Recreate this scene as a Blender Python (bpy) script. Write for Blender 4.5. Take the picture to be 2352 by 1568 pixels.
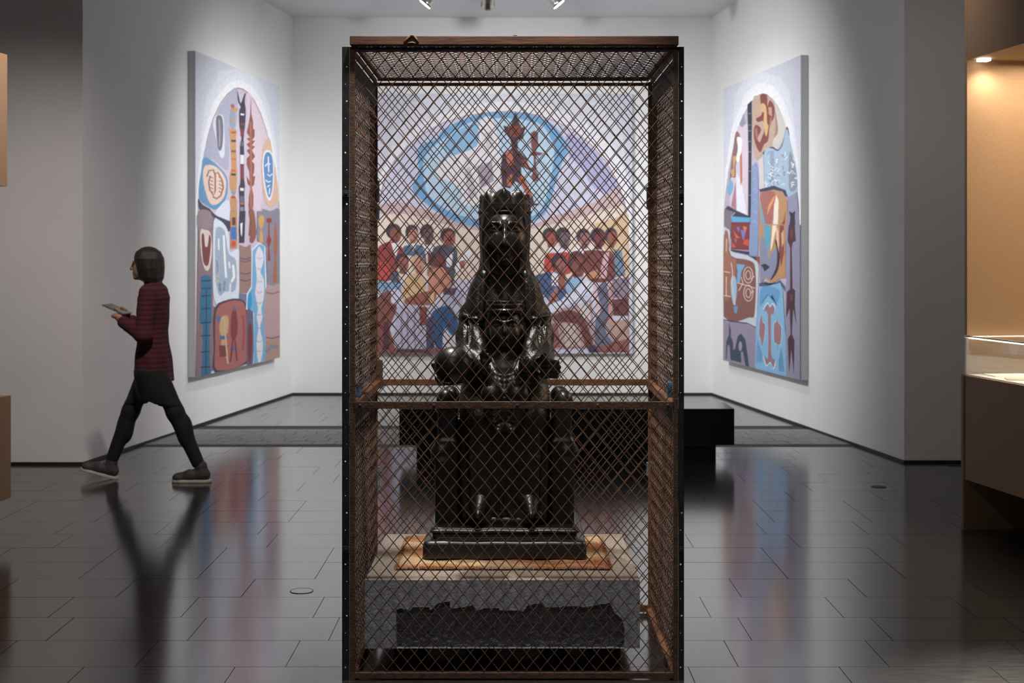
import bpy, bmesh, math, random
import numpy as np
from mathutils import Vector, Matrix

for o in list(bpy.data.objects):
    bpy.data.objects.remove(o, do_unlink=True)
SC = bpy.context.scene
COL = SC.collection
random.seed(7)
RNG = np.random.RandomState(7)

# ------------------------------------------------------------------ camera
F = 3267.0            # focal length in pixels of the 2352 px wide frame (50 mm lens)
CX, HY, CZ = 1176.0, 595.0, 1.62     # principal column, horizon row, eye height
cam_d = bpy.data.cameras.new('camera')
cam = bpy.data.objects.new('camera', cam_d)
COL.objects.link(cam)
cam.location = (0, 0, CZ)
cam.rotation_euler = (math.pi / 2, 0, 0)
cam_d.sensor_width = 36.0
cam_d.lens = 36.0 * F / 2352.0
cam_d.shift_y = -(784.0 - HY) / 2352.0
cam_d.clip_end = 100
cam_d.dof.use_dof = True
cam_d.dof.focus_distance = 5.75
cam_d.dof.aperture_fstop = 5.0
SC.camera = cam

# ------------------------------------------------------------------ world, exposure
w = bpy.data.worlds.new('gallery_dim')
SC.world = w
w.use_nodes = True
w.node_tree.nodes['Background'].inputs[0].default_value = (0.85, 0.92, 1.0, 1)
w.node_tree.nodes['Background'].inputs[1].default_value = 0.06
SC.view_settings.view_transform = 'Standard'
SC.view_settings.look = 'None'
SC.view_settings.gamma = 1.0
SC.view_settings.exposure = 0.0
SC.view_settings.use_curve_mapping = False


def spot(name, loc, target, power, angle, blend=0.8, color=(1, 1, 1), radius=0.05):
    d = bpy.data.lights.new(name, 'SPOT')
    d.energy = power
    d.spot_size = math.radians(angle)
    d.spot_blend = blend
    d.color = color
    d.shadow_soft_size = radius
    o = bpy.data.objects.new(name, d)
    COL.objects.link(o)
    o.location = loc
    o.rotation_euler = (Vector(target) - Vector(loc)).to_track_quat('-Z', 'Y').to_euler()
    return o


NEUTRAL = (1.0, 1.0, 0.985)
# track lamps of the bay: three close to the walls (in view, see lamp() further down) and three long throws
spot('bay_light', (-0.91, 14.40, 4.16), (-2.85, 15.2, 0.8), 120, 110, 1.0, NEUTRAL)
spot('bay_light', (-0.25, 14.48, 4.16), (-0.1, 17.0, 0.8), 130, 130, 1.0, NEUTRAL)
spot('bay_light', (0.505, 14.40, 4.16), (2.65, 15.1, 0.8), 120, 110, 1.0, NEUTRAL)
spot('bay_light', (1.5, 12.6, 3.95), (-2.85, 15.05, 1.7), 730, 63, 1.0, NEUTRAL, 0.08)
spot('bay_light', (-1.7, 12.6, 3.95), (2.66, 15.2, 1.6), 740, 78, 1.0, NEUTRAL, 0.08)
spot('bay_light', (0.0, 12.2, 3.92), (-0.1, 17.0, 2.4), 290, 88, 1.0, NEUTRAL, 0.08)
# track lamps over the cage, then an added front fill
spot('cage_light', (-0.1, 4.95, 4.32), (-0.03, 5.95, 1.0), 520, 42, 0.7, (1.0, 0.96, 0.90), 0.09)
spot('cage_light', (-0.75, 6.9, 4.30), (-0.03, 6.0, 0.6), 420, 40, 0.6, (1.0, 0.93, 0.84), 0.06)
spot('cage_light', (-0.6, 2.0, 4.3), (0.0, 5.5, 1.0), 60, 60, 1.0, (1.0, 0.95, 0.90), 0.15)  # added fill from in front, not a lamp over the cage
# unseen hall lamps: two wash the front walls, one pools on the floor
spot('hall_light', (-1.9, 7.7, 4.3), (-4.4, 11.2, -0.3), 390, 72, 1.0, (1.0, 0.89, 0.84), 0.1)  # added in place of the low glow from the display case
spot('hall_light', (2.0, 8.4, 4.3), (4.2, 11.2, 0.4), 72, 110, 1.0, (1.0, 0.90, 0.84), 0.1)  # added to lift the right front wall and the case
spot('hall_light', (2.2, 4.6, 4.3), (2.05, 5.05, 0.0), 4200, 25, 1.0, (1.0, 0.95, 0.88), 0.1)

# ------------------------------------------------------------------ helpers
LOC = {}


def loc_of(o):
    return LOC.get(o.name, Vector((0, 0, 0))) if o else Vector((0, 0, 0))


def prop(o, label=None, cat=None, group=None, kind=None):
    if label: o['label'] = label
    if cat: o['category'] = cat
    if group: o['group'] = group
    if kind: o['kind'] = kind
    return o


def thing(name, loc, label, cat, group=None):
    o = bpy.data.objects.new(name, None)
    o.empty_display_size = 0.1
    COL.objects.link(o)
    o.location = loc
    LOC[o.name] = Vector(loc)
    return prop(o, label, cat, group)


def link(name, me, mat=None, parent=None, smooth=False):
    o = bpy.data.objects.new(name, me)
    COL.objects.link(o)
    if mat is not None and not me.materials:
        me.materials.append(mat)
    if parent is not None:
        o.parent = parent
    LOC[o.name] = loc_of(parent)
    if smooth:
        me.polygons.foreach_set('use_smooth', [True] * len(me.polygons))
    return o


class MB:
    """collects shapes in world coordinates; build() links them as one mesh object"""
    def __init__(self):
        self.v = []
        self.f = []

    def raw(self, vs, fs):
        n = len(self.v)
        self.v.extend([tuple(p) for p in vs])
        self.f.extend([tuple(i + n for i in f) for f in fs])
        return self

    def box(self, lo, hi, M=None):
        (a, b, c), (d, e, g) = lo, hi
        vs = [(a, b, c), (d, b, c), (d, e, c), (a, e, c), (a, b, g), (d, b, g), (d, e, g), (a, e, g)]
        if M is not None:
            vs = [M @ Vector(p) for p in vs]
        return self.raw(vs, [(0, 3, 2, 1), (4, 5, 6, 7), (0, 1, 5, 4), (1, 2, 6, 5), (2, 3, 7, 6), (3, 0, 4, 7)])

    def prism(self, poly, z0, z1):
        """poly: plan points (x,y) counter-clockwise"""
        n = len(poly)
        vs = [(p[0], p[1], z0) for p in poly] + [(p[0], p[1], z1) for p in poly]
        fs = [tuple(range(n - 1, -1, -1)), tuple(range(n, 2 * n))]
        fs += [(i, (i + 1) % n, (i + 1) % n + n, i + n) for i in range(n)]
        return self.raw(vs, fs)

    def lathe(self, prof, c, axis=(0, 0, 1), seg=20, sx=1.0, sy=1.0):
        """prof: list of (r, h) along axis from c"""
        q = Vector((0, 0, 1)).rotation_difference(Vector(axis))
        vs, fs = [], []
        for r, h in prof:
            for k in range(seg):
                t = 2 * math.pi * k / seg
                vs.append(Vector(c) + q @ Vector((r * sx * math.cos(t), r * sy * math.sin(t), h)))
        for j in range(len(prof) - 1):
            for k in range(seg):
                k2 = (k + 1) % seg
                fs.append((j * seg + k, j * seg + k2, (j + 1) * seg + k2, (j + 1) * seg + k))
        fs.append(tuple(range(seg - 1, -1, -1)))
        m = (len(prof) - 1) * seg
        fs.append(tuple(m + k for k in range(seg)))
        return self.raw(vs, fs)

    def tube(self, pts, r, seg=8, closed=False):
        pts = [Vector(p) for p in pts]
        n = len(pts)
        rr = r if isinstance(r, (list, tuple)) else [r] * n
        vs, fs = [], []
        up = None
        for i, p in enumerate(pts):
            t = (pts[min(i + 1, n - 1)] - pts[max(i - 1, 0)])
            if closed: t = pts[(i + 1) % n] - pts[i - 1]
            t.normalize()
            if up is None:
                up = Vector((0, 0, 1)) if abs(t.z) < 0.9 else Vector((1, 0, 0))
            a = t.cross(up).normalized()
            b = a.cross(t).normalized()
            up = b
            for k in range(seg):
                ang = 2 * math.pi * k / seg
                vs.append(p + (a * math.cos(ang) + b * math.sin(ang)) * rr[i])
        m = n if closed else n - 1
        for i in range(m):
            i2 = (i + 1) % n
            for k in range(seg):
                k2 = (k + 1) % seg
                fs.append((i * seg + k, i * seg + k2, i2 * seg + k2, i2 * seg + k))
        if not closed:
            fs.append(tuple(range(seg - 1, -1, -1)))
            fs.append(tuple((n - 1) * seg + k for k in range(seg)))
        return self.raw(vs, fs)

    def mesh(self, name, origin=Vector((0, 0, 0)), bevel=0.0, seg=2):
        me = bpy.data.meshes.new(name)
        ox, oy, oz = origin
        me.from_pydata([(x - ox, y - oy, z - oz) for x, y, z in self.v], [], self.f)
        if bevel:
            bm = bmesh.new()
            bm.from_mesh(me)
            bmesh.ops.bevel(bm, geom=list(bm.edges), offset=bevel, segments=seg, profile=0.5, affect='EDGES')
            bm.to_mesh(me)
            bm.free()
        me.update()
        return me

    def build(self, name, mat, parent=None, bevel=0.0, smooth=False, kind=None, label=None):
        me = self.mesh(name, loc_of(parent), bevel)
        o = link(name, me, mat, parent, smooth)
        if kind: o['kind'] = kind
        if label: o['label'] = label
        return o


def top(mb, name, base, mat, label, cat, group=None, bevel=0.0, smooth=False, kind=None):
    """a thing that is one mesh with its origin at its base"""
    me = mb.mesh(name, Vector(base), bevel)
    o = link(name, me, mat, None, smooth)
    o.location = base
    LOC[o.name] = Vector(base)
    return prop(o, label, cat, group, kind)


def px(x, y, Y):
    """photo pixel at a known distance Y -> world point"""
    return Vector(((x - CX) * Y / F, Y, CZ - (y - HY) * Y / F))


def lin(c):
    r = []
    for v in c[:3]:
        v = v / 255.0
        r.append(v / 12.92 if v <= 0.04045 else ((v + 0.055) / 1.055) ** 2.4)
    return tuple(r)


def mat(name, col, rough=0.5, metal=0.0, var=0.0, vscale=20.0, bump=0.0, bscale=60.0, ior=None,
        col2=None, stretch=None, coat=0.0, emit=None, estr=0.0, trans=0.0, detail=4.0, rvar=0.0):
    m = bpy.data.materials.new(name)
    m.use_nodes = True
    nt = m.node_tree
    b = nt.nodes['Principled BSDF']
    b.inputs['Base Color'].default_value = (*col, 1)
    b.inputs['Roughness'].default_value = rough
    b.inputs['Metallic'].default_value = metal
    if ior: b.inputs['IOR'].default_value = ior
    b.inputs['Coat Weight'].default_value = coat
    b.inputs['Transmission Weight'].default_value = trans
    if emit:
        b.inputs['Emission Color'].default_value = (*emit, 1)
        b.inputs['Emission Strength'].default_value = estr
    if var or bump or rvar:
        tc = nt.nodes.new('ShaderNodeTexCoord')
        src = tc.outputs['Object']
        if stretch:
            mp = nt.nodes.new('ShaderNodeMapping')
            mp.inputs['Scale'].default_value = stretch
            nt.links.new(src, mp.inputs['Vector'])
            src = mp.outputs['Vector']
        if var or rvar:
            n = nt.nodes.new('ShaderNodeTexNoise')
            n.inputs['Scale'].default_value = vscale
            n.inputs['Detail'].default_value = detail
            nt.links.new(src, n.inputs['Vector'])
        if var:
            r = nt.nodes.new('ShaderNodeValToRGB')
            c2 = col2 or tuple(max(0, c * (1 - var)) for c in col)
            c1 = col if col2 else tuple(min(1, c * (1 + var)) for c in col)
            r.color_ramp.elements[0].position = 0.32
            r.color_ramp.elements[1].position = 0.68
            r.color_ramp.elements[0].color = (*c2, 1)
            r.color_ramp.elements[1].color = (*c1, 1)
            nt.links.new(n.outputs['Fac'], r.inputs['Fac'])
            nt.links.new(r.outputs['Color'], b.inputs['Base Color'])
        if rvar:
            mr = nt.nodes.new('ShaderNodeMapRange')
            mr.inputs['To Min'].default_value = rough - rvar
            mr.inputs['To Max'].default_value = rough + rvar
            nt.links.new(n.outputs['Fac'], mr.inputs['Value'])
            nt.links.new(mr.outputs['Result'], b.inputs['Roughness'])
        if bump:
            n2 = nt.nodes.new('ShaderNodeTexNoise')
            n2.inputs['Scale'].default_value = bscale
            n2.inputs['Detail'].default_value = 5
            nt.links.new(src, n2.inputs['Vector'])
            bp = nt.nodes.new('ShaderNodeBump')
            bp.inputs['Strength'].default_value = bump
            bp.inputs['Distance'].default_value = 0.01
            nt.links.new(n2.outputs['Fac'], bp.inputs['Height'])
            nt.links.new(bp.outputs['Normal'], b.inputs['Normal'])
    return m


def vcol_mat(name, rough=0.6, var=0.12, vscale=60.0, bump=0.0):
    """colour comes from the face colours of the mesh (flat paint, stone tones), with fine grain"""
    m = mat(name, (0.5, 0.5, 0.5), rough)
    nt = m.node_tree
    b = nt.nodes['Principled BSDF']
    a = nt.nodes.new('ShaderNodeVertexColor')
    a.layer_name = 'paint'
    tc = nt.nodes.new('ShaderNodeTexCoord')
    n = nt.nodes.new('ShaderNodeTexNoise')
    n.inputs['Scale'].default_value = vscale
    n.inputs['Detail'].default_value = 6
    nt.links.new(tc.outputs['Object'], n.inputs['Vector'])
    mr = nt.nodes.new('ShaderNodeMapRange')
    mr.inputs['From Min'].default_value = 0.3
    mr.inputs['From Max'].default_value = 0.7
    mr.inputs['To Min'].default_value = 1 - var
    mr.inputs['To Max'].default_value = 1 + var
    nt.links.new(n.outputs['Fac'], mr.inputs['Value'])
    mx = nt.nodes.new('ShaderNodeVectorMath')
    mx.operation = 'SCALE'
    nt.links.new(a.outputs['Color'], mx.inputs[0])
    nt.links.new(mr.outputs['Result'], mx.inputs['Scale'])
    nt.links.new(mx.outputs['Vector'], b.inputs['Base Color'])
    return m


# ------------------------------------------------------------------ signed distance sculpting
class SDF:
    def __init__(self, lo, hi, h):
        self.lo = np.array(lo, float)
        self.h = h
        n = np.ceil((np.array(hi, float) - self.lo) / h).astype(int) + 1
        self.n = n
        self.ax = [(self.lo[i] + h * np.arange(n[i])).astype(np.float32) for i in range(3)]
        self.D = np.full(n, 1.0, np.float32)

    def sl(self, lo, hi, m):
        s = []
        for i in range(3):
            a = int(np.floor((lo[i] - m - self.lo[i]) / self.h))
            b = int(np.ceil((hi[i] + m - self.lo[i]) / self.h)) + 1
            a, b = max(0, a), min(self.n[i], b)
            if b <= a: return None, None
            s.append(slice(a, b))
        g = [self.ax[0][s[0]][:, None, None], self.ax[1][s[1]][None, :, None], self.ax[2][s[2]][None, None, :]]
        return tuple(s), g

    def put(self, fn, lo, hi, k=0.02, op='u'):
        s, g = self.sl(lo, hi, k + 3 * self.h)
        if s is None: return self
        d = fn(*g)
        A = self.D[s]
        if op == 'u':
            hh = np.maximum(k - np.abs(A - d), 0) / k
            self.D[s] = np.minimum(A, d) - hh * hh * k * 0.25
        else:
            d = -d
            hh = np.maximum(k - np.abs(A - d), 0) / k
            self.D[s] = np.maximum(A, d) + hh * hh * k * 0.25
        return self

    def ell(self, c, r, k=0.02, op='u', rot=None):
        if not isinstance(r, (tuple, list)): r = (r, r, r)
        R = np.array(rot, dtype=np.float32) if rot is not None else None
        mr = max(r)

        def fn(x, y, z):
            x, y, z = x - c[0], y - c[1], z - c[2]
            if R is not None:
                x, y, z = (R[0, 0] * x + R[1, 0] * y + R[2, 0] * z, R[0, 1] * x + R[1, 1] * y + R[2, 1] * z,
                           R[0, 2] * x + R[1, 2] * y + R[2, 2] * z)
            k0 = np.sqrt((x / r[0]) ** 2 + (y / r[1]) ** 2 + (z / r[2]) ** 2)
            k1 = np.sqrt((x / r[0] ** 2) ** 2 + (y / r[1] ** 2) ** 2 + (z / r[2] ** 2) ** 2) + 1e-6
            return (k0 * (k0 - 1) / k1).astype(np.float32)
        ext = (mr, mr, mr) if rot is not None else r
        return self.put(fn, [c[i] - ext[i] for i in range(3)], [c[i] + ext[i] for i in range(3)], k, op)

    def cap(self, a, b, ra, rb=None, k=0.02, op='u'):
        rb = ra if rb is None else rb
        a = np.array(a, np.float32)
        b = np.array(b, np.float32)
        ba = b - a
        L = float(ba @ ba) + 1e-9
        m = max(ra, rb)

        def fn(x, y, z):
            x, y, z = x - a[0], y - a[1], z - a[2]
            t = np.clip((x * ba[0] + y * ba[1] + z * ba[2]) / L, 0, 1)
            return (np.sqrt((x - ba[0] * t) ** 2 + (y - ba[1] * t) ** 2 + (z - ba[2] * t) ** 2)
                    - (ra + (rb - ra) * t)).astype(np.float32)
        return self.put(fn, np.minimum(a, b) - m, np.maximum(a, b) + m, k, op)

    def chain(self, pts, rs, k=0.015, op='u'):
        if not isinstance(rs, (tuple, list)): rs = [rs] * len(pts)
        for i in range(len(pts) - 1):
            self.cap(pts[i], pts[i + 1], rs[i], rs[i + 1], k, op)
        return self

    def box(self, c, hs, r=0.01, k=0.01, op='u'):
        def fn(x, y, z):
            q = [np.abs(v - c[i]) - (hs[i] - r) for i, v in enumerate((x, y, z))]
            o = np.sqrt(np.maximum(q[0], 0) ** 2 + np.maximum(q[1], 0) ** 2 + np.maximum(q[2], 0) ** 2)
            return (o + np.minimum(np.maximum(np.maximum(q[0], q[1]), q[2]), 0) - r).astype(np.float32)
        return self.put(fn, [c[i] - hs[i] for i in range(3)], [c[i] + hs[i] for i in range(3)], k, op)

    def loft(self, rows, k=0.02, p=2.0, disp=None, op='u'):
        """rows: (z, xc, yc, a, b) elliptical sections"""
        T = np.array(sorted(rows), float)
        z0, z1 = T[0, 0], T[-1, 0]

        def fn(x, y, z):
            zz = np.clip(z, z0, z1)
            xc, yc, a, b = [np.interp(zz, T[:, 0], T[:, i]).astype(np.float32) for i in (1, 2, 3, 4)]
            q = (np.abs((x - xc) / a) ** p + np.abs((y - yc) / b) ** p) ** (1.0 / p)
            d = (q - 1) * np.minimum(a, b)
            if disp is not None: d = d + disp(x, y, z)
            return np.maximum(np.maximum(d, z0 - z), z - z1).astype(np.float32)
        am, bm = T[:, 3].max() + 0.03, T[:, 4].max() + 0.03
        return self.put(fn, (T[:, 1].min() - am, T[:, 2].min() - bm, z0), (T[:, 1].max() + am, T[:, 2].max() + bm, z1), k, op)

    def mesh(self, name):
        D = self.D
        s = D < 0
        n = D.shape
        c = np.zeros((n[0] - 1, n[1] - 1, n[2] - 1), np.int8)
        offs = [(i, j, l) for i in (0, 1) for j in (0, 1) for l in (0, 1)]
        sh = lambda A, o: A[o[0]:n[0] - 1 + o[0], o[1]:n[1] - 1 + o[1], o[2]:n[2] - 1 + o[2]]
        for o in offs: c += sh(s, o)
        act = (c > 0) & (c < 8)
        I = np.argwhere(act)
        idx = np.full(act.shape, -1, np.int64)
        idx[act] = np.arange(len(I))
        acc = np.zeros((len(I), 3))
        cnt = np.zeros(len(I))
        for ax in range(3):
            e = [0, 0, 0]
            e[ax] = 1
            others = [a for a in range(3) if a != ax]
            for p in (0, 1):
                for q in (0, 1):
                    o = [0, 0, 0]
                    o[others[0]] = p
                    o[others[1]] = q
                    A = D[I[:, 0] + o[0], I[:, 1] + o[1], I[:, 2] + o[2]]
                    B = D[I[:, 0] + o[0] + e[0], I[:, 1] + o[1] + e[1], I[:, 2] + o[2] + e[2]]
                    cr = (A < 0) != (B < 0)
                    t = np.where(cr, A / np.where(cr, A - B, 1), 0)
                    pt = np.tile(np.array(o, float), (len(I), 1))
                    pt[:, ax] += t
                    acc[cr] += pt[cr]
                    cnt[cr] += 1
        V = (I + acc / cnt[:, None]) * self.h + self.lo
        faces = []
        for ax in range(3):
            a1, a2 = [(1, 2), (2, 0), (0, 1)][ax]
            e = [0, 0, 0]
            e[ax] = 1
            S0 = s[:n[0] - e[0], :n[1] - e[1], :n[2] - e[2]]
            S1 = s[e[0]:, e[1]:, e[2]:]
            P = np.argwhere(S0 != S1)
            ok = (P[:, a1] > 0) & (P[:, a2] > 0) & (P[:, a1] < n[a1] - 1) & (P[:, a2] < n[a2] - 1)
            P = P[ok]
            ins = S0[P[:, 0], P[:, 1], P[:, 2]]
            q = []
            for d1, d2 in ((-1, -1), (0, -1), (0, 0), (-1, 0)):
                Q = P.copy()
                Q[:, a1] += d1
                Q[:, a2] += d2
                q.append(idx[Q[:, 0], Q[:, 1], Q[:, 2]])
            Q = np.stack(q, 1)
            Q[~ins] = Q[~ins][:, ::-1]
            faces.append(Q)
        Fq = np.concatenate(faces)
        Fq = Fq[(Fq >= 0).all(1)]
        me = bpy.data.meshes.new(name)
        me.vertices.add(len(V))
        me.vertices.foreach_set('co', V.astype(np.float32).ravel())
        me.loops.add(len(Fq) * 4)
        me.loops.foreach_set('vertex_index', Fq.astype(np.int32).ravel())
        me.polygons.add(len(Fq))
        me.polygons.foreach_set('loop_start', np.arange(0, len(Fq) * 4, 4, dtype=np.int32))
        me.polygons.foreach_set('use_smooth', np.ones(len(Fq), bool))
        me.update(calc_edges=True)
        me.validate()
        return me

    def build(self, name, m, parent, label=None):
        o = link(name, self.mesh(name), m, parent)
        if label: o['label'] = label
        return o


# ------------------------------------------------------------------ materials
M = {}
M['wall'] = mat('white_wall_paint', (0.80, 0.80, 0.80), 0.75, var=0.02, vscale=2, bump=0.03, bscale=250)
M['ceil'] = mat('white_ceiling_paint', (0.75, 0.76, 0.775), 0.8, var=0.02, vscale=2, bump=0.02, bscale=200)
M['gap'] = mat('black_shadow_gap', (0.012, 0.012, 0.012), 0.6, var=0.2)
M['tile'] = mat('dark_polished_stone', (0.030, 0.029, 0.029), 0.14, var=0.30, vscale=9, ior=2.15, bump=0.012, bscale=25,
                stretch=(1, 6, 1), rvar=0.03)
M['grout'] = mat('dark_grout', (0.016, 0.016, 0.016), 0.7, var=0.2)
M['grate'] = mat('matt_grey_stone', (0.20, 0.20, 0.20), 0.55, var=0.25, vscale=8, stretch=(1, 8, 1))
M['rust'] = mat('rusty_painted_steel', (0.115, 0.058, 0.034), 0.62, var=0.5, vscale=35, bump=0.25, bscale=120,
                col2=(0.055, 0.026, 0.016))
M['rust_lit'] = mat('lit_rusty_steel', (0.24, 0.105, 0.045), 0.6, var=0.5, vscale=30, bump=0.2, bscale=120,
                     col2=(0.11, 0.045, 0.02))  # rust lightened with the overhead light on the rear and side rails
M['wire'] = mat('rusty_wire', (0.16, 0.082, 0.05), 0.5, metal=0.2, var=0.4, vscale=60, col2=(0.075, 0.036, 0.022))
M['black_steel'] = mat('black_slotted_steel', (0.014, 0.013, 0.013), 0.5, var=0.4, vscale=30, bump=0.1)
M['beam'] = mat('dark_brown_wood_beam', (0.10, 0.038, 0.019), 0.6, var=0.35, vscale=22, stretch=(0.3, 3, 3), bump=0.15)
M['blackplate'] = mat('black_perforated_steel', (0.004, 0.0038, 0.0036), 0.7, var=0.3)
M['bluepaint'] = mat('blue_zinc_paint', (0.15, 0.28, 0.42), 0.45, metal=0.2, var=0.5, vscale=60)
M['bracket'] = mat('dark_zinc_bracket', (0.06, 0.08, 0.10), 0.4, metal=0.6, var=0.3)
M['rope'] = mat('hemp_rope', (0.19, 0.12, 0.07), 0.9, var=0.4, vscale=90)
M['bronze'] = mat('black_lacquer', (0.0095, 0.0093, 0.0093), 0.37, var=0.3, vscale=14, ior=1.7, bump=0.10, bscale=38, rvar=0.06)
M['bronze_rough'] = mat('black_lacquer_carved', (0.0105, 0.0102, 0.0100), 0.37, var=0.3, vscale=14, ior=1.7, bump=0.35, bscale=70, rvar=0.05)
M['benchskin'] = mat('black_bench_lacquer', (0.006, 0.008, 0.013), 0.22, var=0.15, vscale=3, bump=0.02, bscale=120)
M['mdf'] = mat('brown_mdf', (0.34, 0.215, 0.125), 0.65, var=0.08, vscale=120, bump=0.03, bscale=300)
M['paper'] = mat('white_paper', (0.78, 0.74, 0.66), 0.8, var=0.05)
M['paper2'] = mat('buff_paper', (0.60, 0.47, 0.34), 0.8, var=0.1)
M['deck'] = mat('white_display_deck', (0.72, 0.74, 0.70), 0.5, var=0.03)
M['glass'] = mat('clear_glass', (0.97, 1.0, 0.99), 0.0, trans=1.0, ior=1.45)
M['led'] = mat('warm_led_strip', (1, 1, 1), 0.5, emit=(1.0, 0.90, 0.74), estr=9.0)
M['lampface'] = mat('lamp_lens', (1, 1, 1), 0.5, emit=(1.0, 0.98, 0.93), estr=12.0)
M['chrome'] = mat('satin_chrome', (0.55, 0.53, 0.48), 0.22, metal=1.0, var=0.1)
M['canvas'] = mat('primed_canvas', (0.62, 0.63, 0.66), 0.8, var=0.03, vscale=60)
M['paint'] = vcol_mat('matt_paint', 0.75, 0.09, 30.0)
M['wood'] = mat('raw_timber', (0.10, 0.055, 0.03), 0.7, var=0.3, vscale=20, stretch=(1, 6, 6))
M['blackmat'] = mat('dark_timber_in_shade', (0.004, 0.004, 0.004), 0.8, var=0.2)  # dark timber, blackened with the shade under the block

# ------------------------------------------------------------------ the bay and the hall
ZC = 4.51
LN, LB = Vector((-3.384, 11.21)), Vector((-2.625, 17.02))     # left wall: near corner, back corner
RN, RB = Vector((3.119, 11.31)), Vector((2.391, 17.02))       # right wall


def wall(name, poly, z0=0.0, z1=ZC, m='wall'):
    o = MB().prism(poly, z0, z1).build(name, M[m])
    o['kind'] = 'structure'
    return o


wall('wall_back', [(LB.x - 0.3, LB.y), (RB.x + 0.3, RB.y), (RB.x + 0.3, RB.y + 0.2), (LB.x - 0.3, LB.y + 0.2)])
wall('wall_left', [(LN.x, LN.y), (LB.x, LB.y), (LB.x - 0.3, LB.y), (LN.x - 0.3, LN.y + 0.2), (LN.x - 0.3, LN.y)])
wall('wall_right', [(RN.x, RN.y), (RN.x + 0.3, RN.y), (RN.x + 0.3, RN.y + 0.2), (RB.x + 0.3, RB.y), (RB.x, RB.y)])
wall('wall_front_left', [(-9, LN.y), (LN.x - 0.3, LN.y), (LN.x - 0.3, LN.y + 0.2), (-9, LN.y + 0.2)])
wall('wall_front_right', [(RN.x + 0.3, RN.y), (9, RN.y), (9, RN.y + 0.2), (RN.x + 0.3, RN.y + 0.2)])
o = MB().box((-9, -3, ZC), (9, 17.22, ZC + 0.2)).build('ceiling', M['ceil'])
o['kind'] = 'structure'


def base_strip(name, a, b, nrm):
    """dark shadow gap strip standing 4 mm proud of a wall foot"""
    a, b, n = Vector(a), Vector(b), Vector(nrm)
    p = [a, b, b + n * 0.006, a + n * 0.006]
    area = sum(p[i].x * p[(i + 1) % 4].y - p[(i + 1) % 4].x * p[i].y for i in range(4))
    if area < 0: p.reverse()
    o = MB().prism([(q.x, q.y) for q in p], 0.0, 0.022).build(name, M['gap'])  # black strip paints in the shade of the gap
    o['kind'] = 'structure'


base_strip('shadow_gap_back', LB, RB, (0, -1))
dl = (LB - LN).normalized()
dr = (RB - RN).normalized()
base_strip('shadow_gap_left', LN, LB, (dl.y, -dl.x))
base_strip('shadow_gap_right', RN, RB, (-dr.y, dr.x))
base_strip('shadow_gap_front_left', (-9, LN.y), (LN.x, LN.y), (0, -1))
base_strip('shadow_gap_front_right', (RN.x, RN.y), (9, RN.y), (0, -1))

# floor: grout bed with every near tile as a piece of its own
floor = MB().box((-9, -3, -0.12), (9, 17.22, -0.0035)).build('floor', M['grout'])
floor['kind'] = 'structure'
PITCH, TL, GAP = 0.389, 0.60, 0.0032
tile_me = MB().box((-TL / 2 + GAP / 2, -PITCH / 2 + GAP / 2, -0.0034), (TL / 2 - GAP / 2, PITCH / 2 - GAP / 2, 0.0)).mesh('tile')
tile_me.materials.append(M['tile'])
G0, G1 = 12.45, 13.57                                # matt strip across the bay
spots_t = []
rows = [(7.60 + PITCH * k) for k in range(-27, 25)]
for k, y0 in enumerate(rows):
    yc = y0 + PITCH / 2
    if yc > 17.3 or (yc > G0 - 0.1 and yc < G1 + 0.1): continue
    off = random.choice((0.0, 0.2, 0.3, 0.4, 0.12, 0.5))
    for i in range(-16, 17):
        xc = i * TL + off
        if yc > 11.2:
            lim = 3.55 if yc < 12.4 else 3.3
            if abs(xc) > lim: continue
        spots_t.append((xc, yc))
inview = [p for p in spots_t if p[1] > 5.2 and abs(p[0]) < p[1] * 0.36 + 0.25]
inview.sort(key=lambda p: p[1])
single = set(inview[:300])
for n, (xc, yc) in enumerate(sorted(single, key=lambda p: (p[1], p[0]))):
    t = bpy.data.objects.new('tile', tile_me)
    COL.objects.link(t)
    t.parent = floor
    t.location = (xc, yc, 0)
    t.rotation_euler = (random.gauss(0, 0.0007), random.gauss(0, 0.0007), 0)
mb = MB()
for (xc, yc) in spots_t:
    if (xc, yc) in single: continue
    mb.box((xc - TL / 2 + GAP / 2, yc - PITCH / 2 + GAP / 2, -0.0034), (xc + TL / 2 - GAP / 2, yc + PITCH / 2 - GAP / 2, 0))
mb.build('tile_field', M['tile'], floor, kind='stuff')
mb = MB()
for r in range(5):
    y0 = G0 + (G1 - G0) / 5 * r
    off = random.random() * 0.2
    for i in range(-17, 18):
        x0 = i * 0.2 + off
        if abs(x0 + 0.1) > 3.4: continue
        z = random.uniform(-0.0012, 0.0)
        mb.box((x0 + 0.003, y0 + 0.003, -0.0034), (x0 + 0.197, y0 + (G1 - G0) / 5 - 0.003, z))
mb.build('rough_stone_strip', M['grate'], floor, kind='stuff')

# floor socket covers
def socket(cx, cy, r, m, label):
    t = thing('floor_socket', (cx, cy, 0), label, 'floor socket')
    MB().lathe([(r, 0.0), (r, 0.0015), (r * 0.96, 0.002)], (cx, cy, 0), seg=28).build('cover', m, t)
    pts = [(cx + r * 1.02 * math.cos(a), cy + r * 1.02 * math.sin(a), 0.0012) for a in [i * math.pi / 14 for i in range(28)]]
    MB().tube(pts, 0.0016, 5, True).build('rim', M['bracket'], t)


p = px(2018, 1118, F * CZ / (1118 - HY))
socket(p.x, p.y, 0.052, M['gap'], 'black round floor socket cover near the right wall corner')
p = px(693, 1357, F * CZ / (1357 - HY))
socket(p.x, p.y, 0.055, M['tile'], 'flush round floor cover in dark stone beside the wire cage')

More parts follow.
